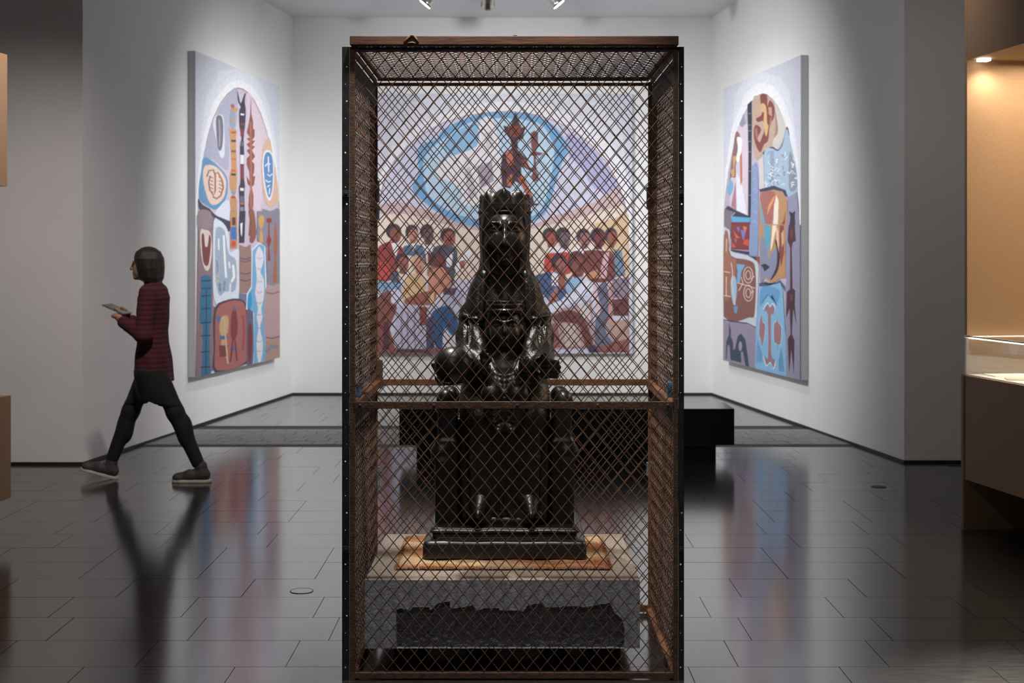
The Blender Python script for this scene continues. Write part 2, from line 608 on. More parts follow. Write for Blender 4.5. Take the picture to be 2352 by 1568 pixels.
# bench
bx0, bx1 = px(917, 0, 11.35).x, px(1687, 0, 11.35).x
t = thing('bench', ((bx0 + bx1) / 2, 11.6, 0), 'low black lacquered bench with a thick overhanging top behind the cage', 'bench')
MB().box((bx0, 11.35, 0.136), (bx1, 11.87, 0.427)).build('seat', M['benchskin'], t, bevel=0.004)
MB().box((bx0 + 0.13, 11.48, 0.0), (bx1 - 0.13, 11.78, 0.136)).build('base', M['benchskin'], t)

# track lamps
tr = thing('lamp_track', (0, 14.4, ZC), 'white ceiling track carrying the chrome spotlights', 'lamp track')
MB().box((-2.0, 14.38, ZC - 0.035), (2.0, 14.42, ZC - 0.001)).build('rail', M['ceil'], tr)
def lamp(face, aim, label):
    face, aim = Vector(face), Vector(aim).normalized()
    back = face - aim * 0.17
    t = thing('spotlight', (back.x, back.y, ZC - 0.035), label, 'spotlight', 'track spotlights in the bay')
    MB().lathe([(0.035, 0.0), (0.058, 0.012), (0.064, 0.03), (0.064, 0.13), (0.072, 0.14), (0.072, 0.168), (0.066, 0.17)], back, aim, 24).build('housing', M['chrome'], t, smooth=True)
    MB().lathe([(0.064, 0.0), (0.064, 0.004)], face - aim * 0.001, aim, 24).build('lens', M['lampface'], t)
    m = back + aim * 0.08
    MB().tube([(m.x, m.y, ZC - 0.035), (m.x, m.y, m.z + 0.05)], 0.012, 8).build('stem', M['chrome'], t)
    MB().box((m.x - 0.02, m.y - 0.06, ZC - 0.065), (m.x + 0.02, m.y + 0.06, ZC - 0.036)).build('adapter', M['chrome'], t, bevel=0.004)
lamp((-0.881, 14.4, 4.198), (-0.62, 0.02, -0.76), 'chrome track spotlight turned towards the totem pole painting')
lamp((-0.247, 14.45, 4.19), (-0.05, 0.8, -0.62), 'chrome track spotlight turned towards the back wall')
lamp((0.476, 14.4, 4.198), (0.62, 0.02, -0.76), 'chrome track spotlight turned towards the blue and brown painting')

# ------------------------------------------------------------------ display cases of brown board
P0 = Vector((2.70, 8.51))
DT = Vector((0.148, -1.0)).normalized()
DN = Vector((1.0, 0.148)).normalized()
def quad(a, t0, t1, n0, n1):
    return [tuple(a + DT * t0 + DN * n0), tuple(a + DT * t1 + DN * n0), tuple(a + DT * t1 + DN * n1), tuple(a + DT * t0 + DN * n1)]
v = thing('display_case', (P0.x, P0.y, 0), 'tall brown board display case with a lit niche and glass top', 'display case')
MB().prism(quad(P0, -0.03, 0.0, 0.0, 1.0), 0.0, 0.93).build('end_panel', M['mdf'], v)
MB().prism(quad(P0, -0.03, 0.0, 0.024, 1.0), 0.93, 4.3).build('end_panel', M['mdf'], v)
MB().prism(quad(P0, 0.002, 2.6, 0.008, 0.98), 0.305, 0.925).build('counter', M['mdf'], v)
MB().prism(quad(P0, 0.002, 2.6, 0.024, 0.98), 2.81, 4.3).build('hood', M['mdf'], v)
MB().prism(quad(P0, 0.002, 2.6, 0.98, 1.0), 0.0, 4.3).build('back_panel', M['mdf'], v)
MB().prism(quad(P0, 2.62, 2.65, 0.0, 1.0), 0.0, 4.3).build('end_panel', M['mdf'], v)
MB().prism(quad(P0, 0.004, 2.59, 0.03, 0.96), 0.9255, 0.932).build('display_deck', M['deck'], v)
MB().prism(quad(P0, 0.003, 2.6, 0.008, 0.016), 0.933, 1.155).build('glass_front', M['glass'], v)
MB().prism(quad(P0, 0.003, 2.6, 0.008, 0.975), 1.156, 1.164).build('glass_top', M['glass'], v)
MB().prism(quad(P0, 0.003, 0.011, 0.017, 0.975), 0.933, 1.155).build('glass_end', M['glass'], v)
MB().prism(quad(P0, 0.02, 2.58, 0.03, 0.038), 1.148, 1.154).build('light_strip', M['led'], v)
MB().prism(quad(P0, 0.014, 0.022, 0.05, 0.96), 1.148, 1.154).build('light_strip', M['led'], v)
MB().prism(quad(P0, 0.05, 0.11, 0.06, 0.12), 2.795, 2.809).build('downlight', M['led'], v)
for tt in (0.10, 0.9, 1.7):
    q = P0 + DT * tt + DN * 0.12
    spot('niche_light', (q.x, q.y, 2.78), (q.x + 0.12, q.y + 0.05, 0.9), 9, 150, 1.0, (1.0, 0.84, 0.62), 0.03)
ad = bpy.data.lights.new('niche_fill', 'AREA')  # added fill under the hood, spreads light evenly in the niche
ad.shape, ad.size, ad.size_y, ad.energy, ad.color = 'RECTANGLE', 0.5, 2.4, 38, (1.0, 0.83, 0.60)
ao = bpy.data.objects.new('niche_fill', ad)
COL.objects.link(ao)
q = P0 + DT * 1.3 + DN * 0.45
ao.location = (q.x, q.y, 2.79)
ao.rotation_euler = (0, 0, math.atan2(DN.y, DN.x))
for tt in (0.35, 1.3, 2.2):
    ad = bpy.data.lights.new('case_strip', 'AREA')
    ad.shape, ad.size, ad.size_y, ad.energy, ad.color = 'RECTANGLE', 0.85, 0.5, 3.2, (1.0, 0.86, 0.66)
    ao = bpy.data.objects.new('case_strip', ad)
    COL.objects.link(ao)
    q = P0 + DT * tt + DN * 0.49
    ao.location = (q.x, q.y, 1.147)
    ao.rotation_euler = (0, 0, math.atan2(DN.y, DN.x))
for i, (tt, nn, a, wd, hh, mm, lab) in enumerate([
        (0.14, 0.22, 0.1, 0.17, 0.24, 'paper', 'white paper sheet lying at the far end of the display case'),
        (0.42, 0.17, -0.2, 0.14, 0.2, 'paper2', 'small buff card lying near the glass front of the display case'),
        (0.40, 0.5, 0.05, 0.21, 0.29, 'paper2', 'large buff leaflet lying in the middle of the display case'),
        (0.16, 0.62, 0.3, 0.2, 0.26, 'paper', 'white pamphlet lying beside the inner back of the display case')]):
    q = P0 + DT * tt + DN * nn
    R = Matrix.Translation((q.x, q.y, 0.9322)) @ Matrix.Rotation(a, 4, 'Z')
    top(MB().box((-hh / 2, -wd / 2, 0), (hh / 2, wd / 2, 0.006), R), 'document', (q.x, q.y, 0.9322), M[mm], lab, 'document')

# left case: a floating counter and a hanging hood, only their ends reach into the picture
Q0 = Vector((-2.97, 8.43))
ET = Vector((-0.16, -1.0)).normalized()
EN = Vector((-1.0, 0.16)).normalized()
def lquad(t0, t1, n0, n1):
    return [tuple(Q0 + ET * t0 + EN * n1), tuple(Q0 + ET * t1 + EN * n1), tuple(Q0 + ET * t1 + EN * n0), tuple(Q0 + ET * t0 + EN * n0)]
v = thing('display_case', (Q0.x, Q0.y, 0), 'low brown board display case with a separate hood panel above', 'display case')
MB().prism(lquad(0, 2.4, 0, 0.8), 0.206, 0.813).build('counter', M['mdf'], v)
MB().prism(lquad(0.01, 2.4, 0.018, 0.8), 2.05, 2.83).build('hood', M['mdf'], v)
MB().prism(lquad(0.35, 0.40, 0.3, 0.8), 0.0, 0.206).build('foot', M['mdf'], v)
MB().prism(lquad(1.9, 1.95, 0.3, 0.8), 0.0, 0.206).build('foot', M['mdf'], v)
MB().prism(lquad(0.5, 2.4, 0.75, 0.8), 0.813, 2.05).build('back_panel', M['mdf'], v)

# ------------------------------------------------------------------ the wire cage
YF, YR = 5.473, 6.53
XL, XR = -0.625, 0.640
cage = thing('wire_cage', (0.0075, 6.0, 0), 'tall rusty wire mesh cage around the black statue', 'cage')


def perf(name, o3, ux, uy, W, L, holes, m, thick=0.0025):
    """sheet W wide (ux) and L long (uy) with round holes [(u,v,r)], one hole per band"""
    ux, uy, o3 = Vector(ux), Vector(uy), Vector(o3)
    holes = sorted(holes, key=lambda h: h[1])
    vs, fs = [], []
    edge = [0.0] + [(holes[i][1] + holes[i + 1][1]) / 2 for i in range(len(holes) - 1)] + [L]
    for i, (u, vv, r) in enumerate(holes):
        a, b = edge[i], edge[i + 1]
        n = len(vs)
        outer = [(0, a), (W / 2, a), (W, a), (W, (a + b) / 2), (W, b), (W / 2, b), (0, b), (0, (a + b) / 2)]
        inner = [(u + r * math.cos(t), vv + r * math.sin(t)) for t in [math.radians(225 + 45 * k) for k in range(8)]]
        for (p, q) in outer + inner:
            vs.append(o3 + ux * p + uy * q)
        for k in range(8):
            k2 = (k + 1) % 8
            fs.append((n + k, n + k2, n + 8 + k2, n + 8 + k))
    o = MB().raw(vs, fs).build(name, m, cage)
    md = o.modifiers.new('thickness', 'SOLIDIFY')
    md.thickness = thick
    md.offset = 0
    return o


def post(x0, x1, y, s):
    W = x1 - x0
    hs = []
    z = 0.05
    k = 0
    while z < 2.40:
        hs.append((W * (0.62 if k % 2 else 0.42), z, 0.0020 if k % 3 else 0.0034))
        z += 0.066
        k += 1
    perf('slotted_post', (x0, y, 0.0), (1, 0, 0), (0, 0, 1), W, 2.437, hs, M['black_steel'])
    xo = x0 if s < 0 else x1
    hs2 = [(0.013, h[1], 0.004) for h in hs]
    perf('post_flange', (xo, y, 0.0), (0, 1, 0), (0, 0, 1), 0.03, 2.437, hs2, M['black_steel'])


post(-0.653, -0.6255, YF + 0.002, -1)
post(0.6405, 0.661, YF + 0.002, 1)
for (x0, x1) in ((-0.653, -0.632), (0.646, 0.666)):
    MB().box((x0, YR, 0), (x1, YR + 0.004, 2.43)).build('rear_post', M['black_steel'], cage)


def bar(name, lo, hi, m='rust', bev=0.0015):
    return MB().box(lo, hi).build(name, M[m], cage, bevel=bev)


# front frame of angle iron
bar('front_stile', (XL, YF, 0.0), (-0.605, YF + 0.028, 2.437))
bar('front_stile', (0.621, YF, 0.0), (XR, YF + 0.028, 2.437))
bar('top_rail', (-0.605, YF + 0.001, 2.420), (0.621, YF + 0.028, 2.436))
bar('middle_rail', (-0.608, YF - 0.003, 1.045), (0.621, YF, 1.072))
bar('middle_rail_flange', (-0.605, YF, 1.066), (0.621, YF + 0.026, 1.071))
bar('bottom_rail', (-0.605, YF + 0.001, 0.006), (0.621, YF + 0.028, 0.029))
bar('top_beam', (-0.621, YF - 0.03, 2.4405), (0.638, YF + 0.03, 2.474), 'beam', 0.002)
for i, xx in enumerate((-0.585, -0.30, 0.02, 0.33, 0.60)):
    MB().lathe([(0.006, 0), (0.006, 0.003), (0.003, 0.005)], (xx, YF - 0.003, 1.0585), (0, -1, 0), 10).build('rivet', M['rust'], cage)
MB().lathe([(0.009, 0), (0.009, 0.006), (0.005, 0.007)], (0.012, YF, 2.474), (0, 0, 1), 8).build('bolt', M['rust'], cage)
# rope knotted over the beam
cx_, bz = (948 - CX) / 597.0, 2.474
MB().tube([(cx_ - 0.032, YF - 0.034, bz - 0.030), (cx_ - 0.018, YF - 0.036, bz - 0.012), (cx_ - 0.004, YF - 0.036, bz + 0.001),
           (cx_ + 0.004, YF - 0.036, bz + 0.001), (cx_ + 0.015, YF - 0.037, bz - 0.012), (cx_ + 0.024, YF - 0.034, bz - 0.028)],
          [0.004, 0.005, 0.0048, 0.0048, 0.005, 0.004], 7).tube(
    [(cx_ - 0.016, YF - 0.035, bz - 0.029), (cx_, YF - 0.037, bz - 0.026), (cx_ + 0.014, YF - 0.035, bz - 0.030)], 0.0035, 6
).build('rope_knot', M['rope'], cage, smooth=True)
for (x0, x1, s) in ((-0.652, -0.6258, 1), (0.6408, 0.6605, 1)):
    for zc in (1.871, 0.503):
        b = bar('bracket', (x0, YF - 0.004, zc - 0.013), (x1, YF - 0.0005, zc + 0.013), 'bracket', 0.001)
        MB().lathe([(0.0075, 0), (0.0075, 0.004), (0.004, 0.0055)], ((x0 + x1) / 2, YF - 0.004, zc), (0, -1, 0), 8).build('bolt', M['black_steel'], b)
# rear frame
bar('rear_stile', (-0.634, YR - 0.028, 0.0), (-0.616, YR, 2.43), 'rust_lit')
bar('rear_stile', (0.624, YR - 0.028, 0.0), (0.642, YR, 2.43), 'rust_lit')
bar('rear_rail', (-0.616, YR - 0.02, 2.437), (0.624, YR, 2.452), 'rust_lit')
bar('rear_rail', (-0.616, YR - 0.02, 2.414), (0.624, YR, 2.4275), 'rust_lit')
bar('rear_rail', (-0.616, YR - 0.02, 1.042), (0.624, YR, 1.070), 'rust_lit')
bar('rear_rail', (-0.616, YR - 0.02, 0.005), (0.624, YR, 0.035), 'rust_lit')
MB().box((-0.625, YR - 0.045, 1.03), (-0.590, YR - 0.0285, 1.16)).build('wood_block', M['wood'], cage, bevel=0.004)
for (x0, zc, hh) in ((-0.6155, 1.93, 0.05), (-0.6155, 1.83, 0.03), (-0.6155, 0.62, 0.05), (0.6165, 1.9, 0.05), (0.6165, 0.66, 0.03)):
    bar('bracket', (x0, YR - 0.026, zc - hh), (x0 + 0.008, YR - 0.004, zc + hh), 'bluepaint', 0.001)
# side frames
for sgn, X in ((-1, -0.628), (1, 0.632)):
    x0, x1 = X, X + 0.012 if sgn < 0 else X + 0.012
    bar('side_rail', (x0, YF + 0.03, 2.420), (x1, YR - 0.03, 2.440), 'rust_lit')
    hs = [(0.03 + 0.02 * (i % 3), 0.03 + 0.0245 * i, 0.0035) for i in range(40)]
    perf('side_plate', (X + 0.005, YF + 0.03, 2.315), (0, 0, 1), (0, 1, 0), 0.092, YR - YF - 0.06, hs, M['blackplate'])
    hs = [(0.018 + 0.018 * (i % 3), 0.03 + 0.0245 * i, 0.0035) for i in range(40)]
    perf('side_plate', (X + 0.005, YF + 0.03, 0.965), (0, 0, 1), (0, 1, 0), 0.068, YR - YF - 0.06, hs, M['blackplate'])
    xi = X + 0.004 if sgn < 0 else X - 0.018
    bar('side_middle_rail', (xi, YF + 0.06, 1.035), (xi + 0.026, YR - 0.03, 1.068), 'rust_lit')
    bar('side_bottom_rail', (xi, YF + 0.03, 0.0), (xi + 0.026, YR - 0.03, 0.028), 'rust_lit')
    xg = -0.604 if sgn < 0 else 0.600
    MB().box((xg, YF + 0.03, 1.085), (xg + 0.020, YF + 0.036, 1.145)).build('gusset', M['bluepaint'], cage, bevel=0.002)
    bar('roof_rail', (X + (0.014 if sgn < 0 else -0.014), YF + 0.03, 2.441), (X + (0.03 if sgn < 0 else 0.002), YR - 0.02, 2.458), 'rust_lit')


def wire_panel(name, o3, ux, uy, W, H, ph=(0.0, 0.0), p=0.0540, q=0.0657, r=0.00185, A=0.0021, seed=1):
    """crimped wires woven on two diagonals"""
    rs = np.random.RandomState(seed)
    o3, ux, uy = np.array(o3, float), np.array(ux, float), np.array(uy, float)
    nz = np.cross(ux, uy)
    V, Fc = [], []
    nv = 0
    for fam in (0, 1):
        sg = 1 if fam == 0 else -1
        lo_i = int(math.floor(-1 - (H / q if fam else 0))) - 2
        hi_i = int(math.ceil(W / p + (H / q if not fam else 0))) + 2
        for i in range(lo_i, hi_i):
            # u/p + sg*v/q = i + ph ; parameter v
            c = i + ph[fam]
            # u = p*(c - sg*v/q) within [0,W]
            va, vb = sorted(((c - 0) * q * sg, (c - W / p) * q * sg))
            va, vb = max(0.0, va), min(H, vb)
            if vb - va < 0.004: continue
            # other family index along the wire: j = u/p - sg*v/q = c - 2*sg*v/q
            st = q / 2 / 4.0
            k0, k1 = math.ceil(va / st), math.floor(vb / st)
            vv = np.array([va] + [k * st for k in range(k0, k1 + 1) if va + 1e-4 < k * st < vb - 1e-4] + [vb])
            off = ph[1 - fam]
            uu = p * (c - sg * vv / q)
            j = uu / p - sg * vv / q - off
            wv = A * np.cos(np.pi * (j + i)) * (1 if fam == 0 else -1)
            amp, phs, fr = rs.uniform(0, 0.0016), rs.uniform(0, 6.28), rs.uniform(2, 7)
            wob = amp * np.sin(fr * vv + phs) + 0.0006 * np.cos(np.pi * (j + i))
            C = o3 + np.outer(uu + wob, ux) + np.outer(vv, uy) + np.outer(wv, nz)
            d = np.array([-sg * p, q])
            d /= np.hypot(*d)
            e1 = ux * d[1] - uy * d[0]
            ring = np.stack([C + r * e1, C + r * nz, C - r * e1, C - r * nz], 1)
            n = len(vv)
            V.append(ring.reshape(-1, 3))
            a = np.arange(n - 1)[:, None] * 4
            k = np.arange(4)[None, :]
            f = np.stack([a + k, a + (k + 1) % 4, a + 4 + (k + 1) % 4, a + 4 + k], 2).reshape(-1, 4) + nv
            Fc.append(f)
            nv += 4 * n
    V = np.concatenate(V)
    Fc = np.concatenate(Fc)
    V = V - np.array(loc_of(cage))
    me = bpy.data.meshes.new(name)
    me.vertices.add(len(V))
    me.vertices.foreach_set('co', V.astype(np.float32).ravel())
    me.loops.add(len(Fc) * 4)
    me.loops.foreach_set('vertex_index', Fc.astype(np.int32).ravel())
    me.polygons.add(len(Fc))
    me.polygons.foreach_set('loop_start', np.arange(0, len(Fc) * 4, 4, dtype=np.int32))
    me.polygons.foreach_set('use_smooth', np.ones(len(Fc), bool))
    me.update(calc_edges=True)
    o = link(name, me, M['wire'], cage)
    o['kind'] = 'stuff'
    return o


wire_panel('wire_mesh', (-0.607, YF + 0.012, 1.066), (1, 0, 0), (0, 0, 1), 1.23, 1.358, (0.30, 0.05), seed=1)
wire_panel('wire_mesh', (-0.607, YF + 0.012, 0.024), (1, 0, 0), (0, 0, 1), 1.23, 1.03, (0.45, 0.10), seed=2)
wire_panel('wire_mesh', (-0.617, YR - 0.012, 1.066), (1, 0, 0), (0, 0, 1), 1.242, 1.352, (0.15, 0.35), seed=3)
wire_panel('wire_mesh', (-0.617, YR - 0.012, 0.024), (1, 0, 0), (0, 0, 1), 1.242, 1.03, (0.7, 0.2), seed=4)
for X, sd in ((-0.623, 5), (0.637, 6)):
    wire_panel('wire_mesh', (X, YF + 0.03, 1.06), (0, 1, 0), (0, 0, 1), YR - YF - 0.06, 1.26, (0.2, 0.4), seed=sd)
    wire_panel('wire_mesh', (X, YF + 0.03, 0.02), (0, 1, 0), (0, 0, 1), YR - YF - 0.06, 0.95, (0.6, 0.1), seed=sd + 4)
wire_panel('wire_mesh', (-0.61, YF + 0.03, 2.449), (1, 0, 0), (0, 1, 0), 1.24, YR - YF - 0.045, (0.3, 0.1), seed=11)

# ------------------------------------------------------------------ stone block on bearers inside the cage
BY0, BY1, BZ0, BZ1 = 5.55, 6.48, 0.102, 0.368
BX0, BX1 = -0.574, 0.499
blk = thing('stone_block', ((BX0 + BX1) / 2, 6.0, 0), 'grey stone block with a rough broken lower face inside the cage', 'stone block')
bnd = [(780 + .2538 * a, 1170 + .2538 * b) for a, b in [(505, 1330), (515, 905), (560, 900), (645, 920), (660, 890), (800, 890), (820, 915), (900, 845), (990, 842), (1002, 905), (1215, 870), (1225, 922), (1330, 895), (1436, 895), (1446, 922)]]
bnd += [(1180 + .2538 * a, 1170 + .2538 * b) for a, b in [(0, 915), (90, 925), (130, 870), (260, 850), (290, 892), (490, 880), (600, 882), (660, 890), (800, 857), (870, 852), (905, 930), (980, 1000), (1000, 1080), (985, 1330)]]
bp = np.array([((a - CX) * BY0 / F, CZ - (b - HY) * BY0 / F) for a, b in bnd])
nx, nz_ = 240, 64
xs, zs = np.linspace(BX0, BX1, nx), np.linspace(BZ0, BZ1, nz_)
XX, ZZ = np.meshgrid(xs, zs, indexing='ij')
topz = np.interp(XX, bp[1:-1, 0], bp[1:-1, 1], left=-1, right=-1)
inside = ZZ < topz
cells = RNG.rand(nx // 4 + 2, nz_ // 3 + 2)
rgh = cells[np.arange(nx)[:, None] // 4, np.arange(nz_)[None, :] // 3] * 0.010 + RNG.rand(nx, nz_) * 0.004
YY = BY0 + np.where(inside, 0.014 + rgh, RNG.rand(nx, nz_) * 0.0008)
YY[0, :] = BY0; YY[-1, :] = BY0; YY[:, -1] = BY0
verts = [(XX[i, j], YY[i, j], ZZ[i, j]) for i in range(nx) for j in range(nz_)]
faces = [(i * nz_ + j, (i + 1) * nz_ + j, (i + 1) * nz_ + j + 1, i * nz_ + j + 1) for i in range(nx - 1) for j in range(nz_ - 1)]
mb = MB().raw(verts, faces)
n = len(mb.v)
mb.v += [(BX0, BY0, BZ0), (BX1, BY0, BZ0), (BX1, BY1, BZ0), (BX0, BY1, BZ0), (BX0, BY0, BZ1), (BX1, BY0, BZ1), (BX1, BY1, BZ1), (BX0, BY1, BZ1)]
mb.f += [tuple(n + k for k in f) for f in ((4, 5, 6, 7), (1, 2, 6, 5), (2, 3, 7, 6), (3, 0, 4, 7))]
mb.f.append((n, n + 3, n + 2, n + 1))
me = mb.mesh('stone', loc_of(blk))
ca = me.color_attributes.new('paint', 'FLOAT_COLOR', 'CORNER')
lp = np.zeros(len(me.loops), np.int32)
me.loops.foreach_get('vertex_index', lp)
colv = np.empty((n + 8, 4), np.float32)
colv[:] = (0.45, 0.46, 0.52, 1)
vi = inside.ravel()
colv[:n][vi] = (0.15, 0.15, 0.16, 1)  # broken face: darker rough finish, with the recess's shade in the colour
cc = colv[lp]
# the top face has the warm lamp light from above put into its colour
npoly = len(faces)
cc[npoly * 4:npoly * 4 + 4] = (0.42, 0.35, 0.29, 1)
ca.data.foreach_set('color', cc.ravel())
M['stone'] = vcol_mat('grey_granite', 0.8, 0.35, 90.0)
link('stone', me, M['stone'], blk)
for i, xx in enumerate((-0.47, -0.18, 0.11, 0.33)):
    MB().box((xx, 5.66, 0.0), (xx + 0.10, 6.42, BZ0)).build('bearer', M['blackmat'], blk)
for xx in (-0.33, 0.01):
    MB().box((xx, 5.60, 0.045), (xx + 0.10, 5.655, BZ0)).build('timber_chock', M['wood'], blk)

# rug
RX0, RX1, RY0, RY1, RZ = -0.468, 0.396, 5.725, 6.36, BZ1
rug = thing('rug', (-0.036, 6.04, RZ), 'shaggy tan and orange striped rug under the black statue', 'rug')
MB().box((RX0 + 0.004, RY0 + 0.004, RZ), (RX1 - 0.004, RY1 - 0.004, RZ + 0.006)).build('backing', M['gap'], rug)
M['rugm'] = vcol_mat('shaggy_wool', 0.95, 0.25, 150.0)
def rug_col(x, y):
    s = math.sin((y * 9.0 + x * 3.2 + 0.35 * math.sin(x * 11)) * 2.1) + 0.35 * math.sin(x * 17 + y * 5)
    a, b, c = (0.52, 0.27, 0.135), (0.66, 0.45, 0.26), (0.40, 0.165, 0.07)
    if s > 0.2: return b
    if s < -0.6: return c
    return a
nx, ny = 110, 80
gx, gy = np.linspace(RX0, RX1, nx), np.linspace(RY0, RY1, ny)
verts, faces, cols = [], [], []
for i, x in enumerate(gx):
    for j, y in enumerate(gy):
        ed = min(x - RX0, RX1 - x, y - RY0, RY1 - y)
        h = 0.006 + 0.0085 * min(1, ed / 0.014) + 0.0018 * math.sin(x * 31 + 2 * math.sin(y * 13)) * min(1, ed / 0.03) + RNG.rand() * 0.0015
        wob = 0.004 * math.sin(y * 23) if j not in (0, ny - 1) else 0
        verts.append((x + (wob if i in (0, nx - 1) else 0), y + (0.004 * math.sin(x * 27) if j in (0, ny - 1) else 0), RZ + h))
        cols.append(rug_col(x, y))
faces = [(i * ny + j, (i + 1) * ny + j, (i + 1) * ny + j + 1, i * ny + j + 1) for i in range(nx - 1) for j in range(ny - 1)]
for _ in range(15000):
    edge = RNG.rand() < 0.45
    if edge:
        s = RNG.rand()
        side = RNG.randint(4)
        x = RX0 + s * (RX1 - RX0) if side < 2 else (RX0 if side == 2 else RX1) + RNG.randn() * 0.005
        y = RY0 + s * (RY1 - RY0) if side >= 2 else (RY0 if side == 0 else RY1) + RNG.randn() * 0.005
        h0 = 0.003 + RNG.rand() * 0.010
    else:
        x, y = RX0 + RNG.rand() * (RX1 - RX0), RY0 + RNG.rand() * (RY1 - RY0)
        h0 = 0.013
        if -0.38 < x < 0.32 and 5.84 < y < 6.37: continue
    a = RNG.rand() * 6.28
    w_ = 0.0018
    k = len(verts)
    tipx, tipy = x + RNG.randn() * 0.003, y + RNG.randn() * 0.003
    verts += [(x - w_ * math.cos(a), y - w_ * math.sin(a), RZ + h0), (x + w_ * math.cos(a), y + w_ * math.sin(a), RZ + h0), (tipx, tipy, RZ + h0 + 0.002 + RNG.rand() * 0.004)]
    c = rug_col(min(max(x, RX0), RX1), min(max(y, RY0), RY1))
    f = 0.8 + 0.4 * RNG.rand()
    c = tuple(v * f for v in c)
    cols += [c, c, c]
    faces.append((k, k + 1, k + 2))
me = MB().raw(verts, faces).mesh('pile', loc_of(rug))
ca = me.color_attributes.new('paint', 'FLOAT_COLOR', 'POINT')
ca.data.foreach_set('color', np.array([(*c, 1) for c in cols], np.float32).ravel())
o = link('pile', me, M['rugm'], rug)
o['kind'] = 'stuff'

# ------------------------------------------------------------------ the black statue (local: x right, y away, z up from its foot)
SB = (-0.031, 6.1, 0.3885)
st = thing('statue', SB, 'glossy black statue of a crowned seated figure holding an orb and child', 'statue')


def rrect_loft(rows, n=12, jit=0.0):
    """rows: (z, x0, x1, y0, y1, corner radius)"""
    vs, fs = [], []
    for (z, x0, x1, y0, y1, r) in rows:
        ring = []
        for cx, cy, a0 in ((x1 - r, y1 - r, 0), (x0 + r, y1 - r, 90), (x0 + r, y0 + r, 180), (x1 - r, y0 + r, 270)):
            for k in range(n):
                a = math.radians(a0 + 90.0 * k / (n - 1))
                ring.append((cx + r * math.cos(a), cy + r * math.sin(a)))
        # subdivide the straight edges too, so that carving can wobble
        full = []
        for i, p in enumerate(ring):
            q = ring[(i + 1) % len(ring)]
            full.append(p)
            if math.hypot(p[0] - q[0], p[1] - q[1]) > 0.1:
                for k in range(1, 12):
                    full.append((p[0] + (q[0] - p[0]) * k / 12, p[1] + (q[1] - p[1]) * k / 12))
        vs.append([(x, y, z + jit * math.sin(31 * x + 17 * y)) for x, y in full])
    m = len(vs[0])
    V = [p for r in vs for p in r]
    for j in range(len(rows) - 1):
        for k in range(m):
            k2 = (k + 1) % m
            fs.append((j * m + k, j * m + k2, (j + 1) * m + k2, (j + 1) * m + k))
    fs.append(tuple(range(m - 1, -1, -1)))
    fs.append(tuple((len(rows) - 1) * m + k for k in range(m)))
    return V, fs


def local_build(V, fs, name, m, smooth=True, parent=st, auto=None):
    me = bpy.data.meshes.new(name)
    me.from_pydata([tuple(p) for p in V], [], fs)
    me.update()
    return link(name, me, m, parent, smooth)


W1, W2, Y0, Y1 = -0.338, 0.339, -0.253, 0.26
prof = []
def ring(z, ins, r=0.02): prof.append((z, W1 + ins, W2 - ins, Y0 + ins, Y1 - ins, max(r, 0.006)))
for z, ins, r in [(0.0, 0.006, .02), (0.0, 0.0, .022), (0.004, 0.0, .022), (0.055, 0.002, .022), (0.064, 0.005, .022), (0.069, 0.012, .022), (0.0715, 0.022, .022),
                  (0.0735, 0.032, .022), (0.078, 0.038, .02), (0.086, 0.040, .02), (0.094, 0.038, .02), (0.099, 0.033, .022), (0.1005, 0.029, .022), (0.105, 0.0265, .024),
                  (0.1095, 0.027, .024), (0.113, 0.032, .024), (0.114, 0.034, .024), (0.1175, 0.0335, .024), (0.120, 0.037, .024), (0.1215, 0.045, .024), (0.1225, 0.06, .03)]:
    ring(z, ins, r)
V, fs = rrect_loft(prof, 8, 0.0012)
local_build(V, fs, 'plinth', M['bronze'])
# foot rest
V, fs = rrect_loft([(0.121, -0.125, 0.122, -0.185, 0.0, .012), (0.150, -0.118, 0.115, -0.178, 0.0, .012), (0.157, -0.112, 0.109, -0.172, 0.0, .012), (0.159, -0.10, 0.098, -0.16, 0.0, .012)], 6, 0.001)
local_build(V, fs, 'foot_rest', M['bronze'])

# throne
th = SDF((-0.36, -0.17, 0.115), (0.36, 0.25, 0.72), 0.006)
th.box((0, 0.12, 0.33), (0.245, 0.11, 0.22), 0.015)
for s in (-1, 1):
    cx = 0.24 * s
    th.box((cx, -0.085, 0.29), (0.053, 0.050, 0.19), 0.02, 0.01)
    th.box((cx, -0.085, 0.53), (0.042, 0.042, 0.10), 0.02, 0.012)
    th.ell((cx * 1.10, -0.095, 0.418), (0.050, 0.055, 0.046), 0.012)
    th.ell((cx * 1.03, -0.085, 0.632), (0.042, 0.045, 0.05), 0.012)
    th.cap((cx, 0.16, 0.14), (cx, 0.16, 0.60), 0.04, 0.036, 0.012)
    th.ell((cx, 0.16, 0.63), (0.042, 0.045, 0.045), 0.012)
    th.box((cx, 0.04, 0.43), (0.03, 0.12, 0.03), 0.015, 0.012)
th.build('throne', M['bronze'], st)

# robe, cloak, arms and hands of the large figure
def folds(x, y, z):
    lowf = np.clip((0.62 - z) / 0.15, 0, 1) * np.clip((z - 0.10) / 0.05, 0, 1)
    d = 0.0075 * np.sin(64 * x + 2.2 * np.sin(7 * z) + 1.0) * np.clip((0.08 - y) / 0.1, 0, 1) * lowf
    d = d + 0.004 * np.sin(120 * x * (1.2 - 0.5 * z) + 5 * z) * lowf
    upf = np.clip((z - 0.66) / 0.06, 0, 1)
    d = d + 0.004 * np.sin(70 * np.abs(x) + 9 * z) * upf * np.clip((np.abs(x) - 0.07) / 0.03, 0, 1)
    return d


